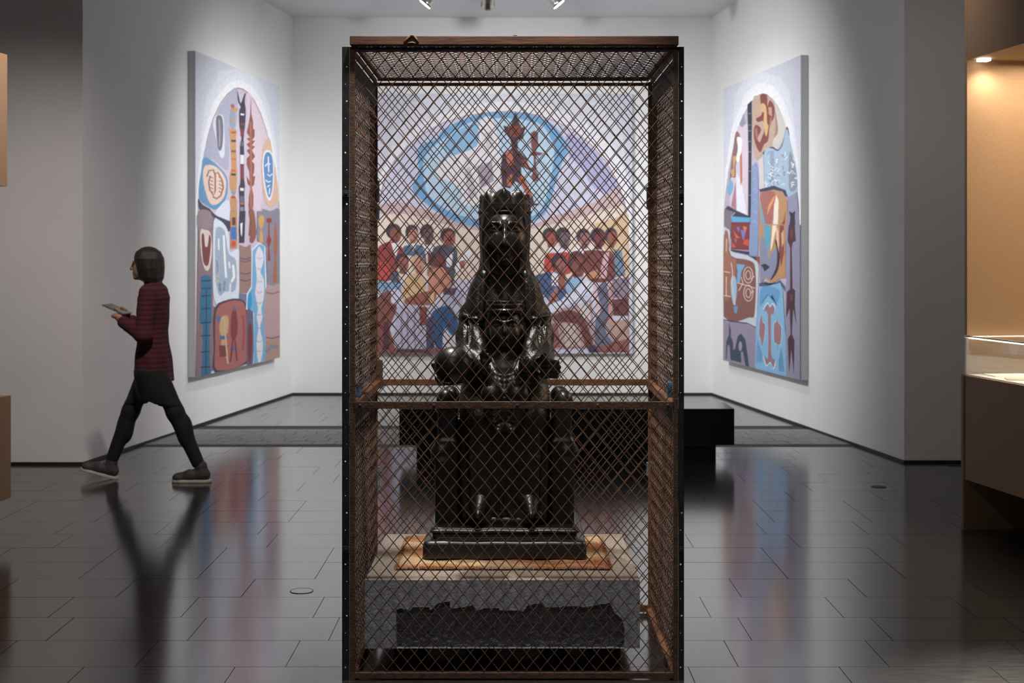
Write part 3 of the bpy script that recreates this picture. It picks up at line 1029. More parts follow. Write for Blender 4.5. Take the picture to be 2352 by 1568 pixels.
rb = SDF((-0.345, -0.31, 0.118), (0.345, 0.24, 1.225), 0.0052)
rb.loft([(0.13, 0, -0.03, 0.185, 0.135), (0.20, 0, -0.025, 0.176, 0.14), (0.35, 0, -0.02, 0.172, 0.145), (0.50, 0, -0.02, 0.180, 0.155),
         (0.58, 0, -0.02, 0.187, 0.165), (0.64, 0, 0.0, 0.192, 0.165), (0.70, 0, 0.05, 0.190, 0.14), (0.80, 0, 0.07, 0.188, 0.125), (0.90, 0, 0.07, 0.184, 0.12),
         (1.0, 0, 0.07, 0.174, 0.115), (1.06, 0, 0.07, 0.166, 0.112), (1.11, 0, 0.065, 0.152, 0.108), (1.15, 0, 0.055, 0.122, 0.104), (1.19, 0, 0.045, 0.104, 0.108), (1.225, 0, 0.04, 0.102, 0.11)],
        0.02, 2.3, folds)
# knees and shins
for s in (-1, 1):
    rb.cap((0.10 * s, 0.02, 0.60), (0.105 * s, -0.125, 0.575), 0.075, 0.07, 0.04)
    rb.cap((0.105 * s, -0.125, 0.56), (0.095 * s, -0.13, 0.17), 0.065, 0.055, 0.04)
    rb.chain([(0.165 * s, -0.10, 0.60), (0.172 * s, -0.12, 0.4), (0.16 * s, -0.14, 0.15)], [0.016, 0.018, 0.02], 0.02)
    rb.chain([(0.135 * s, -0.165, 0.58), (0.138 * s, -0.18, 0.4), (0.13 * s, -0.17, 0.17)], [0.008, 0.012, 0.012], 0.012)
for k, xx in enumerate((-0.06, -0.035, -0.01, 0.014, 0.038, 0.062)):
    rb.chain([(xx * 0.8, -0.175, 0.50), (xx, -0.168, 0.34), (xx * 1.25, -0.168, 0.19)], [0.007, 0.009, 0.011], 0.012)
# cape over the shoulders with a scalloped lower edge
capt = [(0.965, 0, 0.068, 0.190, 0.128), (1.02, 0, 0.068, 0.183, 0.128), (1.07, 0, 0.068, 0.173, 0.122), (1.115, 0, 0.064, 0.156, 0.118), (1.15, 0, 0.055, 0.130, 0.114), (1.19, 0, 0.045, 0.112, 0.117), (1.225, 0, 0.04, 0.108, 0.118)]
T = np.array(capt)
def cape(x, y, z):
    xc, yc, a, b = [np.interp(np.clip(z, .965, 1.225), T[:, 0], T[:, i]).astype(np.float32) for i in (1, 2, 3, 4)]
    q = (np.abs((x - xc) / a) ** 2.3 + np.abs((y - yc) / b) ** 2.3) ** (1 / 2.3)
    d = (q - 1) * np.minimum(a, b) + 0.0045 * np.sin(78 * np.abs(x) + 1.0)
    bot = 0.983 + 0.008 * np.sin(88 * np.abs(x)) - 0.03 * np.clip(y, -0.05, 0.1)
    d = np.maximum(d, bot - z)
    front = np.maximum(np.abs(x) - 0.078, y - 0.02)        # open in front
    return np.maximum(d, -front).astype(np.float32)
rb.put(cape, (-0.22, -0.08, 0.95), (0.22, 0.2, 1.225), 0.006)
for s in (-1, 1):      # braided hems of the cape, holes of the gathered folds
    pts = [(0.078 * s, -0.02, 1.215), (0.088 * s, -0.050, 1.165), (0.094 * s, -0.062, 1.10), (0.098 * s, -0.066, 1.03), (0.099 * s, -0.068, 0.975)]
    rb.chain(pts, 0.013, 0.008)
    for i in range(16):
        f = i / 15.0
        z = 1.13 - 0.155 * f
        rb.ell((0.092 * s + 0.009 * s * f, -0.070 - 0.008 * f, z), (0.011, 0.005, 0.0065), 0.006)
    rb.chain([(0.105 * s, -0.058, 0.978), (0.15 * s, -0.045, 0.985), (0.180 * s, 0.02, 0.99)], 0.006, 0.008)
    for xx in (0.118, 0.15):
        rb.ell((xx * s, -0.055, 0.992), (0.012, 0.02, 0.010), 0.006, 's')
# dark recess of the neckline and a plain collar
rb.ell((0, -0.10, 1.13), (0.074, 0.085, 0.12), 0.02, 's')
# sleeves and forearms
for s in (-1, 1):
    rb.chain([(0.150 * s, 0.06, 0.99), (0.155 * s, 0.02, 0.90), (0.150 * s, -0.04, 0.82)], [0.040, 0.050, 0.055], 0.03)
    rb.chain([(0.152 * s, -0.03, 0.82), (0.152 * s, -0.10, 0.80), (0.155 * s, -0.145, 0.79)], [0.055, 0.048, 0.044], 0.03)
    rb.chain([(0.12 * s, -0.05, 0.93), (0.105 * s, -0.09, 0.86), (0.10 * s, -0.13, 0.80)], [0.02, 0.03, 0.03], 0.02)
    for k in range(3):
        o_ = 0.022 * k
        rb.chain([((0.176 - o_) * s, -0.02 - o_, 0.94), ((0.172 - o_) * s, -0.05 - o_, 0.86), ((0.16 - o_) * s, -0.105 - o_ * 0.6, 0.80)], [0.008, 0.011, 0.009], 0.008)
    rb.ell((0.155 * s, -0.175, 0.79), (0.030, 0.02, 0.032), 0.006, 's')      # open cuff
    rb.cap((0.16 * s, -0.12, 0.79), (0.175 * s, -0.18, 0.775), 0.026, 0.022, 0.01)
# hand under the orb
rb.ell((-0.195, -0.185, 0.735), (0.045, 0.05, 0.020), 0.015)
for k, (dx, dz) in enumerate(((-0.055, 0.0), (-0.045, -0.012), (-0.03, -0.02), (-0.012, -0.024))):
    rb.chain([(-0.2 + dx * 0.5, -0.2, 0.728), (-0.21 + dx, -0.25, 0.722 - dz * 0.1), (-0.215 + dx * 1.15, -0.277, 0.745 + dz)], [0.012, 0.0105, 0.009], 0.006)
rb.chain([(-0.23, -0.15, 0.745), (-0.28, -0.185, 0.765), (-0.297, -0.205, 0.795)], [0.013, 0.011, 0.009], 0.006)
# open hand beside the child
rb.ell((0.178, -0.205, 0.775), (0.022, 0.035, 0.038), 0.012)
for k in range(4):
    zz = 0.810 - 0.0195 * k
    L = (0.046, 0.054, 0.052, 0.044)[k]
    rb.chain([(0.160, -0.222, zz - 0.004), (0.185, -0.242, zz), (0.180 + L * 0.85, -0.236, zz - 0.004)], [0.0118, 0.0112, 0.0096], 0.003)
rb.chain([(0.165, -0.20, 0.805), (0.158, -0.228, 0.828), (0.166, -0.246, 0.842)], [0.012, 0.0105, 0.009], 0.006)
rb.build('robed_figure', M['bronze_rough'], st)

# pointed shoes
for s, nm in ((-1, 0), (1, 1)):
    sh = SDF((0.10 * s - 0.09, -0.27, 0.11), (0.10 * s + 0.09, -0.02, 0.30), 0.0035)
    sh.chain([(0.080 * s, -0.08, 0.235), (0.100 * s, -0.145, 0.217), (0.107 * s, -0.198, 0.192)], [0.050, 0.049, 0.033], 0.025)
    sh.ell((0.110 * s, -0.226, 0.176), (0.015, 0.022, 0.015), 0.02)
    sh.cap((0.130 * s, -0.10, 0.180), (0.138 * s, -0.165, 0.165), 0.028, 0.024, 0.006)
    sh.build('shoe', M['bronze'], st)

# orb
ob = MB()
so = Vector(SB)
ob.lathe([(0.0795 * math.sin(a), -0.0795 * math.cos(a)) for a in [0.02 + (math.pi - 0.04) * i / 28 for i in range(29)]], Vector((-0.213, -0.205, 0.790)) + so, seg=40)
ob.build('orb', M['bronze'], st, smooth=True)

# head with veil
hd = SDF((-0.135, -0.175, 1.165), (0.135, 0.17, 1.465), 0.0028)
def veil(x, y, z):
    a = np.interp(z, [1.165, 1.22, 1.30, 1.40, 1.465], [0.108, 0.106, 0.109, 0.113, 0.112]).astype(np.float32)
    q = np.sqrt((x / a) ** 2 + ((y - 0.03) / (a * 1.15)) ** 2)
    d = (q - 1) * a
    d = d + 0.0035 * np.sin(170 * np.abs(x) + 3) * np.clip((np.abs(x) - 0.07) / 0.02, 0, 1) * np.clip((0.02 - y) / 0.03, 0, 1)
    return np.maximum(d, 1.168 - z).astype(np.float32)
hd.put(veil, (-0.13, -0.12, 1.165), (0.13, 0.165, 1.465), 0.004)
hd.ell((0, -0.12, 1.30), (0.085, 0.13, 0.145), 0.012, 's')
hd.cap((0, -0.11, 1.17), (0, -0.11, 1.26), 0.078, 0.083, 0.01, 's')
hd.cap((0, 0.0, 1.14), (0, -0.005, 1.26), 0.052, 0.050, 0.02)                 # neck
hd.ell((0, -0.008, 1.335), (0.082, 0.108, 0.118), 0.012)                       # skull
hd.ell((0, -0.032, 1.372), (0.076, 0.080, 0.064), 0.02)                        # forehead
hd.ell((0, -0.040, 1.275), (0.064, 0.068, 0.075), 0.03)                        # jaw
hd.ell((0, -0.090, 1.222), (0.026, 0.022, 0.020), 0.025)                       # chin
for s in (-1, 1):
    hd.ell((0.044 * s, -0.068, 1.305), (0.030, 0.030, 0.034), 0.03)            # cheek
    hd.ell((0.041 * s, -0.120, 1.352), (0.030, 0.020, 0.0165), 0.010, 's')      # socket
    hd.ell((0.041 * s, -0.083, 1.351), (0.023, 0.019, 0.0145), 0.004)          # eyeball
    hd.chain([(0.018 * s, -0.098, 1.352), (0.030 * s, -0.1045, 1.3635), (0.050 * s, -0.099, 1.364), (0.064 * s, -0.082, 1.351)], 0.0032, 0.003)
    hd.chain([(0.020 * s, -0.098, 1.347), (0.038 * s, -0.1015, 1.338), (0.060 * s, -0.086, 1.344)], 0.0030, 0.003)
    hd.chain([(0.010 * s, -0.113, 1.372), (0.028 * s, -0.111, 1.385), (0.052 * s, -0.099, 1.386), (0.072 * s, -0.073, 1.368)], [0.002, 0.003, 0.003, 0.002], 0.008)
    hd.ell((0.0135 * s, -0.128, 1.293), (0.010, 0.016, 0.009), 0.006)          # nostril wing
    hd.chain([(0.074 * s, -0.062, 1.42), (0.088 * s, -0.040, 1.36), (0.088 * s, -0.035, 1.28), (0.080 * s, -0.045, 1.19)], [0.010, 0.011, 0.011, 0.012], 0.006)
hd.chain([(0, -0.113, 1.385), (0, -0.128, 1.345), (0, -0.149, 1.305), (0, -0.152, 1.297)], [0.0085, 0.0080, 0.0105, 0.0110], 0.010)
hd.ell((0, -0.1085, 1.2595), (0.022, 0.011, 0.0058), 0.008)                      # lips
hd.ell((0, -0.107, 1.248), (0.018, 0.011, 0.0065), 0.008)
hd.cap((-0.020, -0.119, 1.2538), (0.020, -0.119, 1.2538), 0.0014, 0.0014, 0.003, 's')
hd.build('head', M['bronze'], st)

# crown
def crown(name, a, b, yc, z0, z1, lobes, lob_h, flare, parent):
    seg = 144
    vs, fs = [], []
    prof = []
    H = z1 - z0
    for i in range(20):
        f = i / 19.0
        prof.append((f, 1))
    inner = [(1.0, 0.84), (0.6, 0.84), (0.25, 0.84)]
    rows = len(prof) + len(inner)
    for f, k in prof + inner:
        for s in range(seg):
            t = 2 * math.pi * s / seg
            lob = abs(math.cos(lobes * t / 2 + 0.3))
            topz = z1 - lob_h * (1 - lob) - (0.020 * abs(math.cos(t)) ** 3 if lob_h else 0)
            z = z0 + (topz - z0) * f
            bulge = 0.0
            if k == 1:
                bulge = 0.008 * math.exp(-((z - z0 - 0.010) / 0.006) ** 2) + 0.004 * math.exp(-((z - z0 - 0.032) / 0.004) ** 2)
                if lob_h:
                    bulge += 0.009 * max(0, (f - 0.40) / 0.6) * math.cos(lobes * t + 0.6) - 0.006 * max(0, (f - 0.35)) * math.sin(2 * lobes * t + 5 * f)
            k2 = k * (1 + flare * f) - (0.09 * max(0, (f - 0.75) / 0.25) ** 2 if (k == 1 and lob_h) else 0)
            vs.append(((a * k2 + bulge) * math.cos(t), yc + (b * k2 + bulge) * math.sin(t), z))
    for j in range(rows - 1):
        for s in range(seg):
            s2 = (s + 1) % seg
            fs.append((j * seg + s, j * seg + s2, (j + 1) * seg + s2, (j + 1) * seg + s))
    fs.append(tuple((rows - 1) * seg + s for s in range(seg)))
    return local_build(vs, fs, name, M['bronze'], True, parent)


crown('crown', 0.112, 0.123, 0.033, 1.424, 1.530, 8, 0.016, -0.09, st)

# the child on the lap
ch = SDF((-0.15, -0.30, 0.47), (0.15, -0.02, 1.03), 0.0036)
ch.loft([(0.60, 0, -0.12, 0.090, 0.09), (0.66, 0, -0.12, 0.088, 0.082), (0.72, 0, -0.115, 0.083, 0.070), (0.78, 0, -0.110, 0.080, 0.064), (0.82, 0, -0.105, 0.070, 0.055), (0.845, 0, -0.105, 0.042, 0.045), (0.87, 0, -0.11, 0.034, 0.038)], 0.02)
for s in (-1, 1):
    ch.cap((0.045 * s, -0.12, 0.665), (0.050 * s, -0.225, 0.672), 0.050, 0.043, 0.03)
    ch.chain([(0.050 * s, -0.228, 0.668), (0.040 * s, -0.222, 0.60), (0.030 * s, -0.222, 0.545)], [0.041, 0.036, 0.032], 0.03)
    ch.ell((0.026 * s, -0.252, 0.532), (0.023, 0.038, 0.018), 0.008)
    ch.chain([(0.066 * s, -0.11, 0.80), (0.090 * s, -0.135, 0.755), (0.082 * s, -0.18, 0.775)], [0.032, 0.030, 0.024], 0.018)
ch.ell((0, -0.225, 0.60), (0.05, 0.03, 0.06), 0.03)
# looping drapery between the knees and over the chest
for k, zz in enumerate((0.742, 0.722, 0.702, 0.682)):
    wd = 0.066 + 0.004 * k
    yy = -0.198 - 0.011 * k
    ch.chain([(-wd, yy + 0.055, zz + 0.075), (-wd * 0.55, yy - 0.002, zz + 0.012), (0, yy - 0.012, zz), (wd * 0.55, yy - 0.002, zz + 0.012), (wd, yy + 0.055, zz + 0.075)], [0.007, 0.010, 0.011, 0.010, 0.007], 0.010)
for s in (-1, 1):
    for k in range(4):
        z = 0.650 - 0.028 * k
        ch.chain([(0.060 * s, -0.252, z + 0.01), (0.040 * s, -0.268 + 0.003 * k, z - 0.006), (0.016 * s, -0.262, z + 0.012)], [0.006, 0.008, 0.006], 0.007)
for xx in (-0.012, 0.0, 0.012):
    ch.cap((xx, -0.255, 0.66), (xx * 1.6, -0.253, 0.565), 0.005, 0.006, 0.006)
ch.chain([(-0.055, -0.235, 0.555), (-0.02, -0.254, 0.55), (0.02, -0.254, 0.55), (0.055, -0.235, 0.555)], 0.009, 0.008)
# raised hand (fingers up) and hand closed on a cone
ch.ell((-0.083, -0.192, 0.803), (0.017, 0.013, 0.020), 0.008)
for k in range(4):
    ch.chain([(-0.096 + 0.009 * k, -0.196, 0.812), (-0.099 + 0.0105 * k, -0.203, 0.836 + (0.004 if k in (1, 2) else 0)), (-0.100 + 0.011 * k, -0.206, (0.846, 0.856, 0.854, 0.838)[k])], [0.0052, 0.005, 0.0042], 0.003)
ch.chain([(-0.068, -0.197, 0.800), (-0.058, -0.208, 0.812), (-0.056, -0.214, 0.824)], [0.006, 0.0055, 0.0045], 0.004)
ch.ell((0.083, -0.195, 0.782), (0.018, 0.016, 0.020), 0.008)
for k in range(4):
    z = 0.800 - 0.0105 * k
    ch.chain([(0.100, -0.205, z), (0.098, -0.226, z), (0.080, -0.234, z)], [0.0055, 0.0053, 0.0045], 0.003)
# head
ch.ell((0, -0.115, 0.948), (0.068, 0.078, 0.085), 0.02)
ch.ell((0, -0.145, 0.905), (0.046, 0.044, 0.045), 0.03)
ch.ell((0, -0.183, 0.878), (0.016, 0.012, 0.012), 0.015)
for s in (-1, 1):
    ch.ell((0.070 * s, -0.105, 0.935), (0.012, 0.018, 0.026), 0.008)
    ch.ell((0.030 * s, -0.196, 0.958), (0.020, 0.015, 0.011), 0.010, 's')
    ch.ell((0.030 * s, -0.174, 0.956), (0.015, 0.012, 0.009), 0.004)
    ch.ell((0.035 * s, -0.165, 0.920), (0.020, 0.018, 0.020), 0.02)
    ch.chain([(0.010 * s, -0.190, 0.970), (0.03 * s, -0.186, 0.978), (0.052 * s, -0.162, 0.970)], 0.005, 0.008)
ch.chain([(0, -0.190, 0.970), (0, -0.204, 0.930)], [0.006, 0.009], 0.008)
ch.ell((0, -0.192, 0.901), (0.017, 0.008, 0.0045), 0.005)
ch.ell((0, -0.191, 0.892), (0.015, 0.008, 0.005), 0.005)
cho = ch.build('child_figure', M['bronze'], st)
cv = crown('child_crown', 0.0715, 0.081, -0.115, 1.008, 1.058, 5, 0.0, 0.10, cho)
# cone held by the child
pc = SDF((0.045, -0.27, 0.76), (0.125, -0.18, 0.85), 0.003)
pc.ell((0.083, -0.222, 0.805), (0.020, 0.018, 0.030), 0.004)
for j in range(6):
    for k in range(8):
        a = 2 * math.pi * (k + 0.5 * (j % 2)) / 8
        f = (j - 2.5) / 3.2
        rr = math.sqrt(max(0.02, 1 - f * f))
        pc.ell((0.083 + 0.020 * rr * math.cos(a), -0.222 + 0.018 * rr * math.sin(a), 0.805 + 0.028 * f), 0.0058, 0.002)
pc.build('cone', M['bronze'], cho)

# ------------------------------------------------------------------ the three paintings: flat shapes of colour on canvas
def homog(src, dst):
    A, b = [], []
    for (x, y), (u, v) in zip(src, dst):
        A += [[x, y, 1, 0, 0, 0, -u * x, -u * y], [0, 0, 0, x, y, 1, -v * x, -v * y]]
        b += [u, v]
    h = np.linalg.solve(np.array(A, float), np.array(b, float))
    return np.append(h, 1).reshape(3, 3)


def smooth_poly(pts, n=3):
    P = [np.array(p, float) for p in pts]
    m = len(P)
    out = []
    for i in range(m):
        p0, p1, p2, p3 = P[i - 1], P[i], P[(i + 1) % m], P[(i + 2) % m]
        for k in range(n):
            t = k / n
            out.append(0.5 * ((2 * p1) + (-p0 + p2) * t + (2 * p0 - 5 * p1 + 4 * p2 - p3) * t * t + (-p0 + 3 * p1 - 3 * p2 + p3) * t ** 3))
    return out


class Painting:
    """shapes are given in photo pixels, flattened to the canvas by its four corners"""
    def __init__(self, quad_px, size, gain=1.12):
        self.H = homog(quad_px, [(0, 1), (1, 1), (1, 0), (0, 0)])
        self.size = size
        self.V, self.Fc, self.C = [], [], []
        self.layer = 0
        self.gain = gain
        self.set(0, 0, 1)

    def set(self, ox, oy, s):
        self.o = (ox, oy, s)
        return self

    def uv(self, p):
        ox, oy, s = self.o
        q = self.H @ np.array([ox + p[0] / s, oy + p[1] / s, 1.0])
        return min(max(q[0] / q[2], 0.0), 1.0), min(max(q[1] / q[2], 0.0), 1.0)

    def poly(self, col, pts, sm=True):
        if sm and len(pts) > 4: pts = smooth_poly(pts)
        self.layer += 1
        n = len(self.V)
        for p in pts:
            u, v = self.uv(p)
            self.V.append((u * self.size[0], v * self.size[1], 0.0008 + self.layer * 0.00004))
        self.Fc.append(tuple(range(n, n + len(pts))))
        g = sum(col) / 3.0
        c = lin([g + (v - g) * 0.80 for v in col])
        self.C.append(tuple(min(0.85, v * self.gain) for v in c))
        return self

    def ell(self, col, cx, cy, rx, ry, n=16, rot=0.0):
        c, s = math.cos(rot), math.sin(rot)
        return self.poly(col, [(cx + rx * math.cos(t) * c - ry * math.sin(t) * s, cy + rx * math.cos(t) * s + ry * math.sin(t) * c)
                               for t in [2 * math.pi * k / n for k in range(n)]], False)

    def stroke(self, col, pts, w):
        L, R = [], []
        for i, p in enumerate(pts):
            a, b = pts[max(i - 1, 0)], pts[min(i + 1, len(pts) - 1)]
            dx, dy = b[0] - a[0], b[1] - a[1]
            l = math.hypot(dx, dy) or 1
            L.append((p[0] - dy / l * w / 2, p[1] + dx / l * w / 2))
            R.append((p[0] + dy / l * w / 2, p[1] - dx / l * w / 2))
        return self.poly(col, L + R[::-1], False)

    def arch(self, pts, line, fill, w):
        self.poly(line, pts, False)
        c = np.mean([np.array(p) for p in pts], 0)
        self.poly(fill, [tuple(c + (np.array(p) - c) * (1 - w)) for p in pts], False)

    def link(self, name, origin, ux, label, thick=0.07):
        """origin: lower left corner of the canvas front, ux: direction along the wall"""
        ux = Vector((ux[0], ux[1], 0)).normalized()
        nrm = Vector((ux.y, -ux.x, 0))                     # towards the room
        base = Vector(origin)
        t = thing(name, base, label, 'painting')
        W, Hh = self.size
        f = lambda u, v, d: base + ux * u + Vector((0, 0, v)) + nrm * d
        e = 0.0005
        vs = [f(0, 0, 0), f(W, 0, 0), f(W, Hh, 0), f(0, Hh, 0), f(0, 0, -thick), f(W, 0, -thick), f(W, Hh, -thick), f(0, Hh, -thick)]
        MB().raw(vs, [(0, 1, 2, 3), (5, 4, 7, 6), (4, 0, 3, 7), (1, 5, 6, 2), (3, 2, 6, 7), (4, 5, 1, 0)]).build('canvas', M['canvas'], t)
        mb = MB().raw([f(*p) for p in self.V], self.Fc)
        me = mb.mesh('painted_scene', loc_of(t))
        ca = me.color_attributes.new('paint', 'FLOAT_COLOR', 'CORNER')
        cols = []
        for fc, c in zip(self.Fc, self.C):
            cols += [(*c, 1)] * len(fc)
        ca.data.foreach_set('color', np.array(cols, np.float32).ravel())
        link('painted_scene', me, M['paint'], t)
        return t


def on_wall(A, B, xpix):
    """point of the wall line A-B seen in photo column xpix"""
    k = (xpix - CX) / F
    t = (k * A.y - A.x) / ((B.x - A.x) - k * (B.y - A.y))
    return A + (B - A) * t


DARK, WHT = (58, 54, 72), (214, 214, 226)

# ---- left wall: poles and stones under an arch
A_, B_ = on_wall(LN, LB, 431), on_wall(LN, LB, 627)
PL = Painting([(431, 118), (627, 197), (628, 824), (438, 866)], ((B_ - A_).length, 3.10))
L1, L2 = (430, 180, 4.357), (430, 500, 4.129)
PL.poly((196, 200, 214), [(428, 110), (640, 190), (640, 830), (430, 880)], False)
PL.set(*L1)
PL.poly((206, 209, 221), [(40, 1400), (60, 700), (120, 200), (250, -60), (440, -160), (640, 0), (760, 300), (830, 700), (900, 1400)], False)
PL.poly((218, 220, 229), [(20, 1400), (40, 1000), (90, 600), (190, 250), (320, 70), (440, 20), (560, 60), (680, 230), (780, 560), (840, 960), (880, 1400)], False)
PL.arch([(45, 1290), (60, 1100), (90, 850), (130, 620), (185, 420), (260, 260), (330, 165), (390, 115), (440, 100), (490, 112), (545, 152), (600, 220), (670, 360), (730, 540), (780, 760), (830, 1000), (858, 1290), (872, 2600), (20, 2960)], (150, 88, 80), (188, 172, 192), 0.014)
PL.poly((158, 158, 184), [(95, 820), (140, 620), (200, 420), (330, 180), (430, 120), (425, 500), (360, 560), (350, 900), (300, 930), (200, 840)])
PL.poly((202, 182, 196), [(530, 160), (600, 240), (725, 550), (775, 780), (690, 780), (680, 1300), (600, 1300), (560, 600)])
PL.poly((196, 202, 218), [(215, 390), (285, 390), (300, 520), (305, 790), (260, 800), (215, 600), (188, 480)])
PL.poly((108, 104, 120), [(220, 405), (275, 400), (292, 520), (282, 710), (245, 740), (225, 600)])
PL.stroke((150, 145, 160), [(250, 430), (258, 560), (255, 700)], 14)
PL.poly((86, 140, 186), [(95, 815), (180, 850), (260, 920), (330, 1010), (340, 1160), (300, 1270), (220, 1340), (150, 1310), (60, 1240), (52, 1100), (75, 950)])
PL.poly((216, 187, 172), [(150, 890), (220, 910), (290, 980), (325, 1070), (300, 1220), (220, 1290), (160, 1270), (110, 1130), (90, 1000), (105, 910)])
PL.stroke((150, 98, 88), [(130, 1010), (150, 950), (195, 940), (215, 1000), (215, 1150), (200, 1200), (160, 1140), (150, 1060), (165, 1000)], 16)
PL.stroke((150, 98, 88), [(215, 980), (240, 965), (285, 1050), (295, 1120), (270, 1200), (230, 1230), (190, 1210)], 16)
for k in range(5):
    PL.stroke((150, 98, 88), [(165, 1010 + 36 * k), (195, 1025 + 36 * k)], 10)
    PL.stroke((150, 98, 88), [(250, 1010 + 36 * k), (285, 1030 + 36 * k)], 10)
PL.poly((200, 206, 226), [(215, 1370), (330, 1240), (362, 1300), (357, 1440), (320, 1465), (260, 1430)])
PL.poly((70, 64, 88), [(45, 1230), (90, 1290), (160, 1330), (210, 1385), (350, 1480), (350, 1560), (180, 1440), (60, 1340)])
PL.poly((140, 122, 130), [(48, 1380), (110, 1345), (165, 1370), (187, 1440), (182, 1550), (100, 1590), (45, 1540)])
PL.poly((190, 136, 86), [(332, 290), (360, 345), (380, 270), (405, 300), (440, 318), (410, 370), (412, 480), (395, 520), (427, 540), (420, 620), (427, 860), (432, 1000), (425, 1150), (410, 1200), (432, 1250), (432, 1420), (432, 1600), (368, 1600), (375, 1400), (363, 1250), (385, 1180), (360, 1120), (358, 980), (375, 920), (363, 720), (358, 600), (350, 520), (375, 530), (358, 470), (365, 380)])
PL.poly((170, 84, 74), [(358, 285), (385, 265), (407, 290), (388, 322)])
PL.poly((128, 146, 168), [(362, 350), (407, 350), (412, 480), (392, 522), (358, 480)])
for y0, c in ((436, (196, 140, 90)), (560, (150, 90, 70)), (645, DARK), (750, (130, 80, 70)), (830, (196, 100, 80)), (945, (206, 92, 62)), (985, DARK), (1165, (90, 150, 200)), (1215, (170, 70, 60)), (1360, DARK), (1400, (210, 160, 110))):
    PL.poly(c, [(372, y0 - 11), (418, y0 - 9), (420, y0 + 12), (370, y0 + 10)], False)
PL.poly((58, 54, 70), [(430, 130), (447, 200), (466, 262), (500, 170), (516, 158), (505, 240), (516, 330), (511, 480), (496, 620), (502, 760), (502, 1000), (512, 1100), (506, 1180), (512, 1420), (507, 1600), (453, 1600), (459, 1300), (449, 1120), (465, 1050), (459, 700), (475, 620), (453, 500), (449, 340), (465, 300), (438, 240)])
for y0, y1, c in ((365, 385, (205, 205, 214)), (460, 485, (128, 60, 64)), (520, 600, (120, 58, 64)), (650, 700, (96, 96, 112)), (785, 880, (204, 204, 216)), (890, 1035, (130, 52, 62)), (1120, 1150, (210, 205, 215)), (1200, 1260, (96, 100, 122)), (1262, 1290, (186, 84, 92)), (1310, 1380, (120, 130, 150)), (1460, 1560, (196, 206, 220))):
    PL.poly(c, [(463, y0), (500, y0 + 3), (500, y1), (464, y1 - 2)], False)
PL.poly((142, 76, 62), [(567, 200), (573, 370), (591, 450), (590, 520), (607, 530), (606, 600), (580, 640), (612, 640), (580, 690), (612, 700), (580, 740), (612, 800), (580, 850), (606, 880), (602, 960), (590, 1000), (614, 1000), (602, 1090), (580, 1110), (597, 1200), (596, 1300), (575, 1380), (596, 1440), (602, 1600), (548, 1600), (558, 1480), (563, 1390), (548, 1300), (553, 1200), (570, 1110), (538, 1080), (528, 1000), (560, 1060), (555, 960), (528, 880), (530, 820), (560, 790), (526, 740), (560, 720), (526, 680), (560, 650), (526, 620), (560, 610), (528, 560), (545, 480), (560, 380)], False)
PL.stroke((176, 100, 78), [(565, 450), (572, 900), (572, 1250), (580, 1540)], 16)
PL.poly((206, 168, 138), [(755, 610), (790, 780), (830, 1000), (852, 1240), (790, 1305), (740, 1295), (705, 1200), (680, 1000), (680, 830), (700, 690)])
PL.poly((216, 218, 228), [(720, 740), (782, 762), (803, 900), (797, 1120), (765, 1245), (733, 1212), (698, 1050), (686, 850)])
PL.poly((80, 128, 188), [(722, 760), (775, 780), (793, 900), (786, 1120), (762, 1215), (740, 1190), (708, 1040), (698, 850)])
for a in ([(712, 900), (740, 870), (765, 880)], [(735, 980), (760, 1000), (785, 975)], [(720, 1040), (745, 1060), (770, 1050)], [(735, 1110), (760, 1090)], [(745, 800), (750, 960)], [(760, 1120), (755, 1180)]):
    PL.stroke((206, 214, 228), a, 13)
PL.poly((126, 122, 142), [(685, 1330), (770, 1352), (860, 1335), (864, 1600), (640, 1600), (640, 1500), (690, 1400)])
PL.set(*L2)
PL.poly((134, 106, 116), [(45, 130), (190, 0), (190, 850), (220, 870), (205, 1450), (20, 1520)], False)
PL.poly((62, 60, 84), [(150, -20), (350, 60), (352, 130), (200, 25)], False)
PL.poly((140, 122, 130), [(45, -40), (160, -30), (172, 110), (100, 142), (40, 130)])
PL.poly((206, 192, 182), [(65, 150), (110, 140), (160, 170), (177, 330), (162, 470), (140, 522), (105, 500), (72, 350)])
PL.poly((124, 54, 60), [(78, 185), (100, 185), (110, 290), (135, 290), (148, 185), (166, 240), (150, 440), (125, 480), (95, 440), (80, 300)])
PL.poly((42, 106, 148), [(70, 580), (120, 560), (170, 580), (176, 700), (176, 1000), (160, 1030), (160, 1270), (165, 1400), (177, 1490), (83, 1500), (90, 1400), (95, 1270), (95, 1030), (63, 1010), (65, 800), (75, 700)], False)
for y0 in (620, 690, 760, 880, 1010, 1130, 1280, 1420):
    PL.stroke((26, 62, 96), [(78, y0), (168, y0 - 4)], 12)
PL.stroke((26, 62, 96), [(126, 700), (128, 1480)], 8)
PL.poly((200, 209, 223), [(190, 60), (230, 40), (300, 100), (335, 200), (345, 350), (425, 320), (432, 480), (427, 780), (330, 790), (250, 862), (215, 830), (190, 720), (185, 400)])
PL.poly((146, 164, 188), [(215, 120), (295, 150), (330, 360), (402, 430), (400, 700), (300, 720), (250, 760), (210, 600), (205, 300)])
